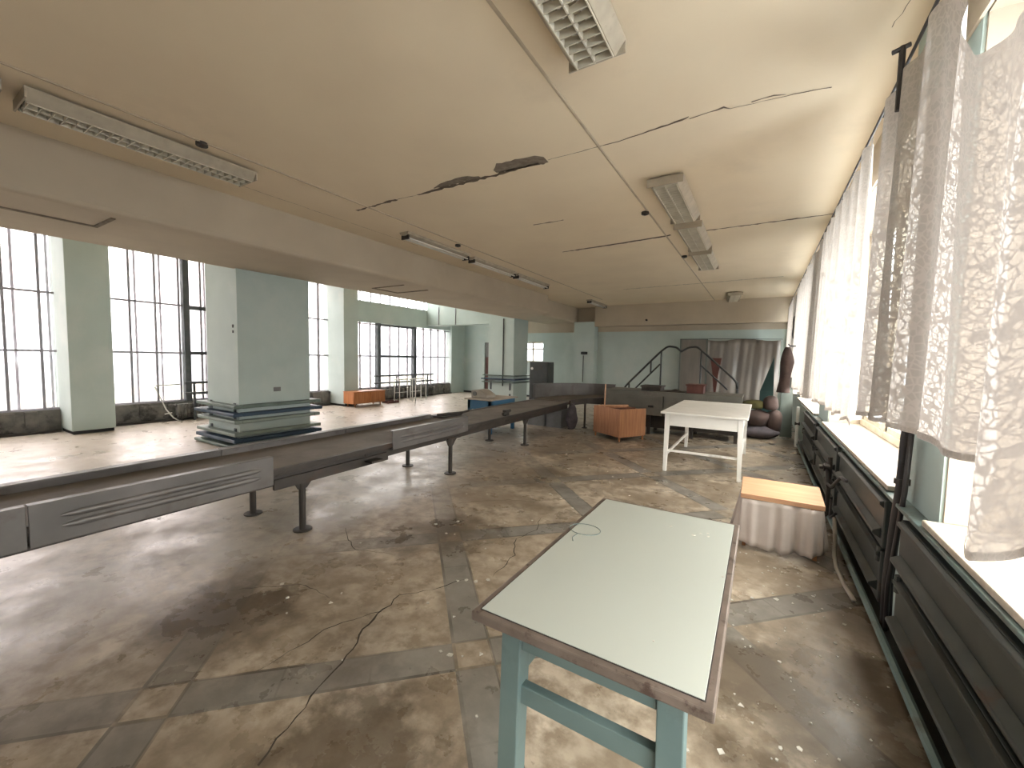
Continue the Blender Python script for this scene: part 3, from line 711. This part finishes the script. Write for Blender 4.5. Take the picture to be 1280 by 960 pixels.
# ================================================================== UNDER AND BEHIND THE CONVEYOR
t = thing('work_table', 'blue painted work table with pale top beyond the conveyor', 'table', (-4.68, 6.95, 0))
m_ = MB(); m_.box(-5.02, -4.36, 6.42, 7.42, .655, .68); put('tabletop', m_, BEIGE, t, bev=.004)
m_ = MB()
for a in ((-4.97, -4.41, 6.47, 6.49), (-4.97, -4.41, 7.35, 7.37), (-4.97, -4.95, 6.49, 7.35), (-4.43, -4.41, 6.49, 7.35)): m_.box(*a, .47, .655)
put('apron', m_, BLUE, t, bev=.003)
for x in (-4.94, -4.44):
    for y in (6.5, 7.34): m_ = MB(); m_.box(x-.03, x+.03, y-.03, y+.03, 0, .655); put('leg', m_, BLUE, t)
m_ = MB(); m_.box(-4.95, -4.43, 6.49, 7.35, .14, .17); put('shelf', m_, BLUE, t)
t = thing('small_machine', 'small beige machine with a round dial on the blue table', 'machine', (-4.8, 6.8, .68))
m_ = MB(); m_.prism([(-5.0, .68), (-4.62, .68), (-4.62, .74), (-4.72, .80), (-4.82, .85), (-5.0, .82)], 6.62, 6.95, 'y'); put('housing', m_, BEIGE, t, bev=.012)
m_ = MB(); m_.tube([(-4.9, 6.60, .76), (-4.9, 6.62, .76)], .045, 16); put('dial', m_, GREYBOX, t)
t = thing('control_cabinet', 'dark grey steel control cabinet standing right of the farther column', 'cabinet', (-5.05, 9.85, 0))
m_ = MB(); m_.box(-5.36, -4.80, 9.7, 10.05, .08, 1.40); put('body', m_, DARKP, t, bev=.01)
m_ = MB(); m_.box(-5.34, -4.82, 9.68, 9.70, .6, 1.38); put('door', m_, DARKP, t, bev=.005)
m_ = MB(); m_.tube([(-5.27, 9.665, 1.22), (-5.27, 9.68, 1.22)], .035, 12); put('gauge', m_, WHITEM, t)
m_ = MB(); m_.box(-5.34, -4.82, 9.72, 10.03, 0, .08); put('plinth', m_, BLACK, t)
for (x0, x1), lb in (((-4.45, -4.02), 'grey plastic bin under the conveyor, nearer the blue table'), ((-3.98, -3.62), 'grey plastic bin under the conveyor, beside the cloth sack')):
    b_ = crate('bin', lb, 'bin', x0, x1, 8.0, 8.4, 0, .40, GREYBOX, lid=False)
    b_['group'] = 'grey bins under the conveyor'
    m_ = MB(); a = (x1-x0)/2; m_.box(-a-.015, a+.015, -.215, -.2, .36, .40); m_.box(-a-.015, a+.015, .2, .215, .36, .40); m_.box(-a-.015, -a, -.2, .2, .36, .40); m_.box(a, a+.015, -.2, .2, .36, .40)
    put('rim', m_, GREYBOX, b_, world=False, bev=.004)
t = thing('sack', 'lumpy purple-grey cloth sack slumped under the conveyor curve', 'sack', (-3.38, 8.0, 0))
m_ = MB(); m_.blob((-3.38, 8.0, .25), (.13, .13, .26), 4, .07, .93); put('body', m_, BAGC, t, smooth=True)
m_ = MB(); m_.tube([(-3.38, 8.0, .46), (-3.37, 8.0, .53), (-3.36, 7.99, .555)], [.045, .03, .05], 10); put('neck', m_, BAGC, t, smooth=True)

# orange wooden box desk, open on top
t = thing('desk_carcass', 'open-topped orange wooden desk carcass on short legs near the white table', 'cabinet', (-2.3, 7.7, 0))
V = [(-2.13, 7.27), (-1.80, 7.80), (-2.27, 8.25), (-2.77, 7.66)]
m_ = MB()
def wallseg(p, q, z0, z1, th=.018):
    p, q = Vector((*p, 0)), Vector((*q, 0)); d = (q-p).normalized(); n = Vector((d.y, -d.x, 0))
    vs = [p, q, q-n*th, p-n*th]; m_.prism([(v.x, v.y) for v in vs], z0, z1)
wallseg(V[0], V[1], .09, .60); put('side_panel', m_, WOODC, t)
m_ = MB(); wallseg(V[1], V[2], .09, .56); put('rear_panel', m_, WOODC, t)
m_ = MB(); wallseg(V[2], V[3], .09, .60); put('side_panel', m_, WOODC, t)
m_ = MB(); wallseg(V[3], V[0], .09, .60); put('front_panel', m_, WOODC, t)
m_ = MB(); m_.prism([(-2.13, 7.29), (-1.82, 7.80), (-2.27, 8.22), (-2.74, 7.66)], .08, .10); put('bottom', m_, WOODIN, t)
m_ = MB(); wallseg((-2.46, 7.50), (-2.05, 8.0), .10, .58); put('divider', m_, WOODIN, t)
m_ = MB(); m_.bar((-2.62, 7.55, .615), (-2.18, 7.92, .615), .10, .02); put('cross_board', m_, WOODT, t)
for v in V:
    q = Vector((*v, 0)); cc = Vector((-2.28, 7.75, 0)); p = q+(cc-q)*.10; m_ = MB(); m_.taper((p.x, p.y, 0), (p.x, p.y, .09), .02, .035); put('leg', m_, WOODC, t)
m_ = MB(); m_.tube([(-2.57, 7.67, .10), (-2.56, 7.70, 1.02)], .012, 8)
tag(put('stick', m_, WOODT), 'thin pale stick standing upright in the open wooden carcass', 'stick')

# ================================================================== WHITE TABLE
def table(name, label, x0, x1, y0, y1, h, tmt, emt, lmt, ov=.06, rim=None, lw=(.045, .06), apron=.10, stretch_z=None, sides=None):
    t = thing(name, label, 'table', ((x0+x1)/2, (y0+y1)/2, 0))
    m_ = MB(); m_.box(x0, x1, y0, y1, h-.028, h); put('tabletop', m_, tmt if not rim else emt, t, bev=.005)
    if rim:
        m_ = MB(); m_.box(x0+rim-.003, x1-rim+.003, y0+rim-.003, y1-rim+.003, h-.001, h+.0012); put('inlay_border', m_, BLACKP, t)
        m_ = MB(); m_.box(x0+rim, x1-rim, y0+rim, y1-rim, h-.001, h+.0025); put('top_inlay', m_, tmt, t, bev=.001)
    X0, X1, Y0, Y1 = x0+ov, x1-ov, y0+ov, y1-ov; w_ = lw[1]
    for a in ((X0+w_, X1-w_, Y0+.008, Y0+.03), (X0+w_, X1-w_, Y1-.03, Y1-.008), (X0+.008, X0+.03, Y0+w_, Y1-w_), (X1-.03, X1-.008, Y0+w_, Y1-w_)):
        m_ = MB(); m_.box(*a, h-.028-apron, h-.028); put('apron', m_, lmt, t, bev=.003)
    for sx, x in ((-1, X0+w_/2), (1, X1-w_/2)):
        for sy, y in ((-1, Y0+w_/2), (1, Y1-w_/2)):
            m_ = MB(); m_.taper((x+sx*.01, y+sy*.01, 0), (x, y, h-.028), lw[0], lw[1]); put('leg', m_, lmt, t, bev=.003)
    for (kind, z, hh) in (sides or ()):
        m_ = MB()
        if kind == 'front': m_.box(X0+.03, X1-.03, Y0+.015, Y0+.045, z, z+hh)
        if kind == 'back': m_.box(X0+.03, X1-.03, Y1-.045, Y1-.015, z, z+hh)
        if kind == 'left': m_.box(X0+.015, X0+.045, Y0+.03, Y1-.03, z, z+hh)
        if kind == 'right': m_.box(X1-.045, X1-.015, Y0+.03, Y1-.03, z, z+hh)
        if kind == 'mid': m_.box((X0+X1)/2-.02, (X0+X1)/2+.02, Y0+.04, Y1-.04, z, z+hh)
        put('stretcher', m_, lmt, t, bev=.003)
    return t
t = table('work_table', 'white painted table with slim legs standing by the wooden carcass', -1.13, -.10, 5.72, 7.70, .815, WHITE, WHITE, WHITE, .05, None, (.045, .062), .16,
      sides=(('front', .27, .03), ('left', .22, .03), ('right', .22, .03)))
# ================================================================== GREEN TABLE (foreground)
t = table('work_table', 'pale green topped work table with blue-green legs in the foreground', -.67, -.045, .90, 2.04, .78, TTOP, TEDGE, TLEG, .065, .022, (.06, .062), .085,
      sides=(('front', .50, .055), ('back', .50, .05), ('left', .56, .05), ('right', .56, .05)))
pts = [(-.60+.05*cos(a)*1.3, 1.60+.055*sin(a), .7832) for a in [2*pi*k/22 for k in range(23)]]
m_ = MB(); m_.tube(pts, .0016, 5, caps=False); m_.tube([(-.61, 1.545, .7832), (-.615, 1.50, .7832), (-.60, 1.47, .7832)], .0016, 5)
tag(put('thin_wire', m_, TLEG, smooth=True), 'fine looped thread lying on the green tabletop', 'thread')
for k, (x, y, s) in enumerate(((-.20, 1.83, .007), (-.17, 1.86, .004), (-.145, 1.86, .007), (-.14, 1.84, .005), (-.27, 1.86, .004))):
    pass
m_ = MB(); r_ = random.Random(2)
for x, y, s in ((-.205, 1.80, .009), (-.18, 1.83, .005), (-.155, 1.85, .008), (-.15, 1.82, .006), (-.30, 1.84, .006), (-.075, 1.5, .004), (-.20, 1.05, .004)):
    n = 5; m_.prism([(x+s*cos(k*6.283/n)*r_.uniform(.5, 1), y+s*sin(k*6.283/n)*r_.uniform(.5, 1)) for k in range(n)], .7825, .784)
tag(put('paint_chip', m_, FLAKE), 'white paint chips lying on the green tabletop', 'debris', kind='stuff')

# ================================================================== STOOL WITH CLOTH SKIRT
t = thing('skirted_stool', 'low wooden stand with a pale cloth skirt beside the radiators', 'stool', (.2, 3.98, 0), 0)
m_ = MB(); m_.prism([(3.76, .415), (4.16, .455), (4.16, .48), (3.76, .44)], -.09, .46, 'x'); 
m_.box(-.09, .46, 3.748, 3.766, .405, .442)
put('seat', m_, WOODT, t, bev=.003)
P_ = [(-.075, 4.14), (-.085, 3.752), (.455, 3.752), (.447, 4.14)]
cum = [0]
for a, c in zip(P_, P_[1:]): cum.append(cum[-1]+math.hypot(c[0]-a[0], c[1]-a[1]))
def skirt(u, v):
    s = u*cum[-1]
    for i in range(3):
        if s <= cum[i+1]+1e-9: break
    k = (s-cum[i])/(cum[i+1]-cum[i]); a, c = P_[i], P_[i+1]
    x, y = a[0]+(c[0]-a[0])*k, a[1]+(c[1]-a[1])*k
    nx, ny = ((-1, 0), (0, -1), (1, 0))[i]
    am = (.008+.034*v)*(.65+.35*sin(s*9)); f = am*(sin(s*46+1.5*sin(s*11))+.35*sin(s*97)); fl = .035*v
    top = .40 if i == 1 else .40+.07*((y-3.76)/.4)
    return (x+nx*(f+fl), y+ny*(f+fl), top-v*(top-.055-.03*sin(s*7+.4)))
m_ = MB(); m_.grid(skirt, 150, 10); put('cloth_skirt', m_, CLOTHG, t, smooth=True, solid=.003)
for x in (-.05, .42):
    for y in (3.80, 4.10): m_ = MB(); m_.taper((x, y, 0), (x, y, .395), .025, .035); put('leg', m_, WOODC, t)

# ================================================================== RIGHT WALL: radiators, pipes, curtains
def radiator(y0, y1, label, tilt=0.0):
    t = thing('radiator', label, 'radiator', (XR-.06, (y0+y1)/2, 0))
    for z0, z1, zr in ((.42, .705, .50), (.09, .40, .18)):
        m_ = MB(); m_.box(XR-.062, XR-.022, y0+.02, y1-.02, z0, z1)
        p = put('panel', m_, DARKP, t, bev=.008)
        r = MB(); r.prism([(XR-.061, zr-.035), (XR-.10, zr-.012), (XR-.104, zr), (XR-.10, zr+.010), (XR-.061, zr+.03)], y0+.06, y1-.06, 'y')
        r.prism([(XR-.061, z1-.05), (XR-.082, z1-.03), (XR-.082, z1-.012), (XR-.061, z1-.004)], y0+.04, y1-.04, 'y')
        put('rib', r, DARKP, p, bev=.003)
    for y in (y0+.06, y1-.06):
        m_ = MB(); m_.tube([(XR-.06, y, .33), (XR-.06, y, .42)], .018, 8); put('connector', m_, DARKP, t)
    for y in (y0+.25, y1-.25): m_ = MB(); m_.box(XR-.023, XR-.001, y-.015, y+.015, .15, .66); put('bracket', m_, GDARK, t)
    return t
radiator(-.4, 1.25, 'dark ribbed wall radiator in the right foreground corner below the sill')
radiator(1.3, 2.84, 'dark ribbed wall radiator between the foreground corner and the black pipe')
radiator(3.12, 4.75, 'dark ribbed wall radiator just behind the stand with the cloth skirt')
radiator(4.9, 6.5, 'dark ribbed wall radiator opposite the near end of the white table')
radiator(6.7, 8.4, 'dark ribbed wall radiator opposite the far end of the white table')
m_ = MB()
m_.prism([(XR-.07, .745), (XR-.055, .735), (XR, .735), (XR, .765), (XR-.07, .765)], YF+.1, 9.2, 'y')
struct(put('trim_3', m_, RADTRIM, bev=.004))
m_ = MB(); m_.tube([(XR-.10, -.5, .05), (XR-.10, 9.0, .05)], .02, 8); tag(put('heating_pipe', m_, RADTRIM), 'long thin heating pipe running along the floor under the radiators', 'pipe')
m_ = MB(); m_.box(XR-.09, XR, YF+.1, 9.3, 0, .03); struct(put('baseboard_right', m_, CONVD))
# black riser pipe
t = thing('riser_pipe', 'black vertical riser pipe in front of the wall pier, leaning at its foot', 'pipe', (.6, 2.8, 0))
m_ = MB(); m_.tube([(.67, 3.0, .05), (.665, 3.0, .30), (.665, 2.95, .60), (.668, 2.90, .85), (.67, 2.88, 1.3), (.67, 2.88, 2.80)], .026, 12); put('pipe', m_, BLACKP, t, smooth=True)
m_ = MB(); m_.tube([(.655, 2.93, .04), (.65, 2.92, .30), (.66, 2.87, .62), (.665, 2.83, .85), (.67, 2.82, 1.15)], .012, 8); put('cable', m_, BLACKP, t, smooth=True)
m_ = MB()
m_.tube([(.668, 2.90, .87), (.668, 2.90, .90)], .034, 12)
put('coupling', m_, CONVD, t)
m_ = MB(); m_.tube([(.665, 3.0, .0), (.665, 3.0, .06)], .04, 12); put('foot', m_, CONVD, t)
# short teal duct below the ceiling
t = thing('duct', 'short teal pipe box hanging from the ceiling over the curtain', 'duct', (.58, 2.86, ZC))
m_ = MB(); m_.box(.605, .695, 2.80, 2.95, 2.86, 3.17); put('box', m_, TEAL2, t, bev=.01)
m_ = MB(); m_.tube([(.54, 2.92, 3.14), (.54, 2.92, 2.82)], .014, 8); m_.tube([(.50, 2.92, 3.12), (.57, 2.92, 3.14)], .012, 8); put('pipe', m_, BLACKP, t)
# hose on the floor
m_ = MB(); m_.tube([(.57, 4.15, .25), (.57, 4.05, .10), (.55, 3.9, .03), (.54, 3.7, .018), (.55, 3.45, .018), (.57, 3.25, .018)], .014, 8)
tag(put('hose', m_, BEIGE, smooth=True), 'pale hose trailing on the floor below the radiators', 'hose')
m_ = MB(); m_.tube([(.585, 4.9, .55), (.56, 4.6, .42), (.56, 4.35, .45), (.585, 4.1, .60), (.59, 3.9, .62)], .012, 8)
m_.tube([(.585, 4.5, .3), (.56, 4.3, .2), (.57, 4.1, .3)], .010, 8)
tag(put('cable', m_, BLACKP, smooth=True), 'black slack cable drooping over the radiators behind the skirted stand', 'cable')
t = thing('valve', 'rusty dark valve cluster on the radiator pipes behind the skirted stand', 'valve', (.6, 4.85, .4))
m_ = MB(); m_.tube([(.60, 4.82, .05), (.60, 4.82, .62)], .02, 10); put('pipe', m_, CONVD, t)
m_ = MB(); m_.tube([(.55, 4.82, .52), (.60, 4.82, .52)], .04, 12); m_.tube([(.52, 4.82, .52), (.55, 4.82, .52)], .02, 12); put('wheel', m_, CONVD, t)
m_ = MB(); m_.tube([(.60, 4.70, .38), (.60, 4.92, .38)], .035, 10); put('body', m_, CONVD, t)

def curtain(y0, y1, zt, zb, label, x=.56, folds=7, seed=1, tail=None, gap=None, sag=.05, n=200, drop=False, mt=LACE):
    t = thing('lace_curtain', label, 'curtain', (x, (y0+y1)/2, zt), 0)
    r_ = random.Random(seed); ph = [r_.uniform(0, 6.3) for _ in range(5)]
    L = y1-y0
    def f(u, v):
        y = y0+L*u
        am = .018+.026*v
        dx = am*(sin(u*folds*6.283+ph[0]+1.3*sin(u*9+ph[3]))+.4*sin(u*folds*14.3+ph[1]+v))
        s = sag*abs(sin(u*pi*5+ph[4]))*(1-v)
        bot = zb+.02*sin(u*folds*6.283+ph[2])+.008*sin(u*90)
        if tail:
            yt, dep, wd = tail; bot -= dep*max(0, 1-abs(y-yt)/wd)
        q_ = min(1, max(0, (2.42-y)/.5), max(0, (y-.2)/1.0)) if drop else 0; s += .50*q_*q_*(3-2*q_)
        z = (zt-s)*(1-v)+bot*v
        return (x+dx, y+.02*sin(v*3+u*20)*v, z)
    m_ = MB(); m_.grid(f, n, 26, lambda u, v: (u*L*1.25, v*(zt-zb))); put('drape', m_, mt, t, smooth=True)
    def hem(u, v):
        p = f(u, 1.0); return (p[0]-.003, p[1], p[2]+.025*(1-v)-.003)
    m_ = MB(); m_.grid(hem, n, 1, lambda u, v: (u*L*1.25*3, v*.05)); put('hem', m_, mt, t, smooth=True)
    return t
curtain(-1.5, 3.40, 3.03, 1.22, 'long white lace curtain filling the right foreground before the nearest window', folds=12, seed=3, tail=(1.55, .22, .30), n=380, drop=True, mt=LACE2)
curtain(3.55, 6.30, 3.03, 1.10, 'white lace curtain on the second window, just past the black pipe', folds=8, seed=5)
curtain(6.55, 10.4, 3.03, 1.05, 'white lace curtain on the third window, beyond the second teal pier', folds=9, seed=8)
curtain(11.0, 13.2, 3.0, 1.25, 'white lace curtain on the farthest window beside the grey plastic sheet', folds=6, seed=9)
t = thing('curtain_rod', 'thin dark curtain rod running along the top of the right windows', 'curtain rod', (.56, 5, 3.04))
m_ = MB(); m_.tube([(.56, -1.6, 3.045), (.56, 13.25, 3.045)], .008, 8); put('rod', m_, BLACKP, t)
for y in (-1.5, 1.0, 3.2, 3.47, 5.0, 6.42, 8.4, 10.6, 13.0):
    m_ = MB(); m_.tube([(.56, y, 3.055), (XR-.014, y, 3.055)], .008, 8); put('bracket', m_, BLACKP, t)

# ================================================================== JUNK CORNER
m_ = MB()
def coat(u, v):
    a = 2*pi*u; z = 1.80-.86*v; w_ = .05+.075*min(1, v*3)+.02*sin(v*7)
    return (.41-.02*v+w_*.8*cos(a)*(1+.12*sin(3*a+5*v)), 9.35+w_*1.5*sin(a), z)
m_.grid(coat, 24, 18)
o = put('coat', m_, BROWNC, smooth=True, solid=.01); tag(o, 'long brown coat hanging on the pier right of the dark teal board', 'coat')
m_ = MB(); m_.tube([(XR, 9.35, 1.82), (.44, 9.35, 1.82), (.42, 9.35, 1.86)], .012, 8); tag(put('coat_hook', m_, STEEL), 'dark wall hook holding the brown coat', 'hook')
m_ = MB(); m_.prism([(.38, .02), (.58, .02), (.55, 1.22), (.36, 1.20)], 9.74, 9.77, 'y'); tag(put('board', m_, GGREEN), 'grey-green board leaning upright below the brown coat', 'board')
m_ = MB(); m_.prism([(.0, .90), (.24, .90), (.22, 1.62)], 9.98, 10.02, 'y'); m_.box(.0, .24, 9.97, 10.03, 0, .90); tag(put('board', m_, DTEAL), 'dark teal slanting board standing behind the heap of sacks', 'board')
for i, (c, r, mt, lb) in enumerate((((-.10, 9.50, .66), (.20, .17, .10), YELLOW, 'olive yellow sack lying highest, left on the heap in the corner'),
        ((.19, 9.46, .70), (.15, .16, .15), PINKS, 'brownish pink sack on top of the heap, right of the olive one'),
        ((-.06, 9.45, .39), (.25, .19, .18), PINKS, 'brown sack in the middle of the heap right of the white table'),
        ((.26, 9.50, .34), (.14, .16, .25), BROWNC, 'dark brown bulging sack standing at the right of the heap'),
        ((.02, 9.45, .12), (.34, .22, .15), BAGC, 'dark grey sack at the bottom of the heap in the corner'))):
    m_ = MB(); m_.blob(c, r, 20+i, .06, .85); tag(put('sack', m_, mt, smooth=True), lb, 'sack')
t = thing('pipe_riser', 'short whitish vertical pipe at the end of the radiators near the sacks', 'pipe', (.6, 9.3, 0))
m_ = MB(); m_.tube([(.60, 8.85, .0), (.60, 8.85, .72)], .026, 10); put('pipe', m_, WHITEM, t)
m_ = MB(); m_.tube([(.56, 8.85, .42), (.64, 8.85, .42)], .03, 10); put('valve', m_, CONVD, t)
t = thing('pole', 'thin dark crooked pole with rags at the window corner above the coat', 'pole', (.56, 10.75, 0))
m_ = MB(); m_.tube([(.58, 10.7, .0), (.57, 10.72, 1.5), (.575, 10.72, 2.4), (.58, 10.72, 2.95)], .014, 8); put('shaft', m_, BLACKP, t)
m_ = MB(); m_.blob((.57, 10.7, 2.25), (.04, .05, .22), 7, .12); put('rag', m_, CONVD, t, smooth=True)

# ================================================================== SIDE HALL FURNITURE
t = thing('sideboard', 'small orange wooden sideboard on legs beside the window pier', 'sideboard', (-9.92, 8.0, 0))
m_ = MB(); m_.box(-10.16, -9.72, 7.42, 8.55, .10, .43); put('body', m_, WOODO, t, bev=.006)
for y0, y1 in ((7.44, 7.98), (8.0, 8.53)): m_ = MB(); m_.box(-9.722, -9.706, y0, y1, .12, .41); put('door', m_, WOODO, t, bev=.003)
m_ = MB(); m_.box(-10.17, -9.70, 7.41, 8.56, .43, .448); put('top', m_, WOODO, t, bev=.003)
for x in (-10.1, -9.78):
    for y in (7.52, 8.42): m_ = MB(); m_.taper((x, y, 0), (x, y, .10), .02, .035); put('leg', m_, WOODC, t)
crate('tray', 'shallow brown wooden tray on the floor behind the sideboard', 'tray', -10.1, -9.8, 8.75, 9.2, 0, .07, REDBR, lid=False)
def barre(y0, y1, label):
    t = thing('wall_rail', label, 'rail', (-10.5, (y0+y1)/2, 0))
    for z in (.83, .60):
        m_ = MB(); m_.box(-10.55, -10.45, y0, y1, z-.03, z+.02); put('plank', m_, GDARK, t, bev=.005)
    n = 3
    for k in range(n+1):
        y = y0+.2+(y1-y0-.4)*k/n; m_ = MB(); m_.bar((-10.56, y, 0), (-10.56, y, .85), .04, .03); put('post', m_, GDARK, t)
    return t
barre(3.78, 5.5, 'dark two-plank rail before the windows behind the nearest column')
barre(8.83, 11.5, 'dark two-plank rail before the windows beyond the orange sideboard')
def fin_radiator(y0, y1, label):
    t = thing('radiator', label, 'radiator', (-10.68, (y0+y1)/2, 0), 0, None)
    k = 0; y = y0; m_ = MB()
    while y < y1: m_.box(-10.76, -10.63, y, y+.045, .07, .36); y += .06
    put('fins', m_, CONC, t)
    m_ = MB(); m_.tube([(-10.70, y0-.05, .10), (-10.70, y1+.05, .10)], .02, 8); m_.tube([(-10.70, y0-.05, .33), (-10.70, y1+.05, .33)], .02, 8); put('pipe', m_, CONVD, t)
    for y in (y0+.1, y1-.1): m_ = MB(); m_.box(-10.72, -10.68, y-.02, y+.02, 0, .1); put('foot', m_, CONVD, t)
fin_radiator(3.7, 5.1, 'grey finned radiator under the rail behind the nearest column')
fin_radiator(8.9, 10.2, 'grey finned radiator under the far rail, nearer the sideboard')
fin_radiator(10.4, 11.8, 'grey finned radiator under the far rail, nearer the back wall')
def stand(y0, y1, label):
    t = thing('metal_stand', label, 'stand', (-9.85, (y0+y1)/2, 0), 0)
    for x in (-9.98, -9.75):
        for y in (y0, y1): m_ = MB(); m_.tube([(x, y, 0), (x, y, .74)], .014, 8); put('leg', m_, WHITEM, t)
    m_ = MB(); m_.tube([(-9.98, y0, .73), (-9.75, y0, .73), (-9.75, y1, .73), (-9.98, y1, .73), (-9.98, y0, .73)], .012, 8)
    m_.tube([(-9.98, y0, .3), (-9.98, y1, .3)], .009, 8); put('top_frame', m_, WHITEM, t)
stand(9.16, 9.72, 'bare white metal stand by the far windows, nearer the sideboard')
stand(9.86, 10.35, 'bare white metal stand by the far windows, nearer the back wall')
t = thing('bent_rod', 'white bent metal rod leaning against the window parapet left of the nearest column', 'rod', (-10.4, 3.3, 0))
m_ = MB(); m_.tube([(-10.5, 3.70, .80), (-10.5, 3.30, .79), (-10.45, 3.27, .76), (-10.4, 3.42, .30), (-10.35, 3.52, .12), (-10.3, 3.65, .012)], .012, 8); put('rod', m_, WHITEM, t, smooth=True)
m_ = MB(); m_.tube([(-10.42, 3.40, .20), (-10.4, 3.52, .22)], .012, 8); put('hook', m_, WHITEM, t)
# orange wooden edge at the far left of the frame
t = thing('wooden_cupboard', 'edge of an orange wooden cupboard at the left border of the photo', 'cupboard', (-2.45, -.02, 0))
m_ = MB(); m_.box(-2.75, -2.30, -.42, -.02, .0, .42); put('body', m_, WOODO, t, bev=.006)
m_ = MB(); m_.box(-2.76, -2.285, -.43, -.01, .42, .44); put('top', m_, WOODO, t, bev=.004)
m_ = MB(); m_.box(-2.302, -2.288, -.40, -.04, .03, .40); put('door', m_, WOODC, t, bev=.003)

# ================================================================== CEILING LAMPS
def louvre_lamp(name='louvre_lamp', L=1.25, W=.34):
    t = thing(name, '', 'ceiling lamp', (0, 0, ZC))
    w0, w1 = W/2, W/2-.055
    m_ = MB()
    m_.box(-.05, .05, -L/2+.03, L/2-.03, -.025, -.0005)
    m_.box(-w0, w0, -L/2, L/2, -.035, -.022)
    m_.box(-w0, w0, -L/2, -L/2+.012, -.10, -.03); m_.box(-w0, w0, L/2-.012, L/2, -.10, -.03); put('housing', m_, LAMPB, t, world=False, bev=.003)
    m_ = MB()
    for s in (-1, 1):
        A = [(s*w0, -.034), (s*w1, -.105), (s*(w1-.006), -.105), (s*(w0-.012), -.034)]
        m_.prism(A, -L/2+.012, L/2-.012, 'y')
    put('reflector', m_, LAMPB, t, world=False)
    m_ = MB(); n = int(L/.062)
    for k in range(n):
        y = -L/2+.03+k*(L-.06)/(n-1)
        m_.prism([(-w1+.01, -.110), (w1-.01, -.110), (w1-.01, -.06), (0, -.078), (-w1+.01, -.06)], y-.003, y+.003, 'y')
    m_.box(-.004, .004, -L/2+.02, L/2-.02, -.110, -.07); m_.box(-w1+.006, -w1+.012, -L/2+.02, L/2-.02, -.112, -.07); m_.box(w1-.012, w1-.006, -L/2+.02, L/2-.02, -.112, -.07)
    put('louvre', m_, LAMPW, t, world=False)
    for x in (-.05, .05):
        m_ = MB(); m_.tube([(x, -L/2+.03, -.055), (x, L/2-.03, -.055)], .013, 8); put('tube', m_, TUBE, t, world=False)
    return t
def bare_lamp(name='tube_lamp', L=1.5):
    t = thing(name, '', 'ceiling lamp', (0, 0, ZC))
    m_ = MB(); m_.prism([(-.09, 0), (.09, 0), (.075, -.03), (.03, -.05), (-.03, -.05), (-.075, -.03)], -L/2, L/2, 'y'); put('housing', m_, LAMPB, t, world=False)
    for y in (-L/2+.02, L/2-.045): m_ = MB(); m_.box(-.07, .07, y, y+.025, -.10, -.04); put('tube_holder', m_, CONVD, t, world=False)
    for x in (-.045, .045): m_ = MB(); m_.tube([(x, -L/2+.03, -.08), (x, L/2-.03, -.08)], .014, 10); put('tube', m_, TUBE, t, world=False, smooth=True)
    return t
L0 = louvre_lamp(); L0.location = (-.90, 1.72, ZC); L0['label'] = 'large louvred ceiling lamp at the top edge of the photo, above the green table'
dup(L0, (-.89, 4.85, ZC), 'dusty louvred ceiling lamp of the middle row, nearest of the three in line')
dup(L0, (-.90, 6.35, ZC), 'dusty louvred ceiling lamp of the middle row, between two others in line')
dup(L0, (-.93, 7.85, ZC), 'dusty louvred ceiling lamp of the middle row, farthest of the three in line')
dup(L0, (-.72, 12.6, ZC), 'small far ceiling lamp close to the back wall, above the plastic sheet', rz=.1)
L1 = louvre_lamp(L=1.5, W=.34); L1.location = (-4.52, 1.47, ZC); L1['label'] = 'long louvred ceiling lamp beside the beam at the upper left'
dup(L1, (-4.55, -.12, ZC), 'louvred ceiling lamp cut off by the left edge of the photo')
B0 = bare_lamp(); B0.location = (-4.55, 5.1, ZC); B0['label'] = 'twin-tube ceiling lamp along the beam, nearest of the three in line'
dup(B0, (-4.58, 6.75, ZC), 'twin-tube ceiling lamp along the beam, between the other two')
dup(B0, (-4.60, 8.35, ZC), 'twin-tube ceiling lamp along the beam, farthest of the three in line')
dup(B0, (-4.55, 12.6, ZC), 'twin-tube ceiling lamp in the far corner by the end of the beam')
for x, y, lb in ((-4.22, 1.70, 'small round junction box on the ceiling by the left louvred lamp'), (-1.30, 5.17, 'small round junction box on the ceiling seam by the middle lamps'),
                 (-4.27, 5.25, 'small round junction box on the ceiling by the twin-tube lamps'), (-1.22, 7.6, 'small round junction box on the ceiling by the farthest middle lamp')):
    m_ = MB(); m_.tube([(x, y, ZC), (x, y, ZC-.03)], .045, 16); m_.tube([(x, y, ZC-.03), (x, y, ZC-.04)], .02, 10); tag(put('junction_box', m_, CONVD, bev=.003), lb, 'junction box')
m_ = MB(); m_.tube([(-3.2, 13.45, 2.78), (-3.2, 13.38, 2.78)], .03, 10); tag(put('wall_fitting', m_, BLACK), 'small black fitting high on the cream lintel of the back wall', 'fitting')
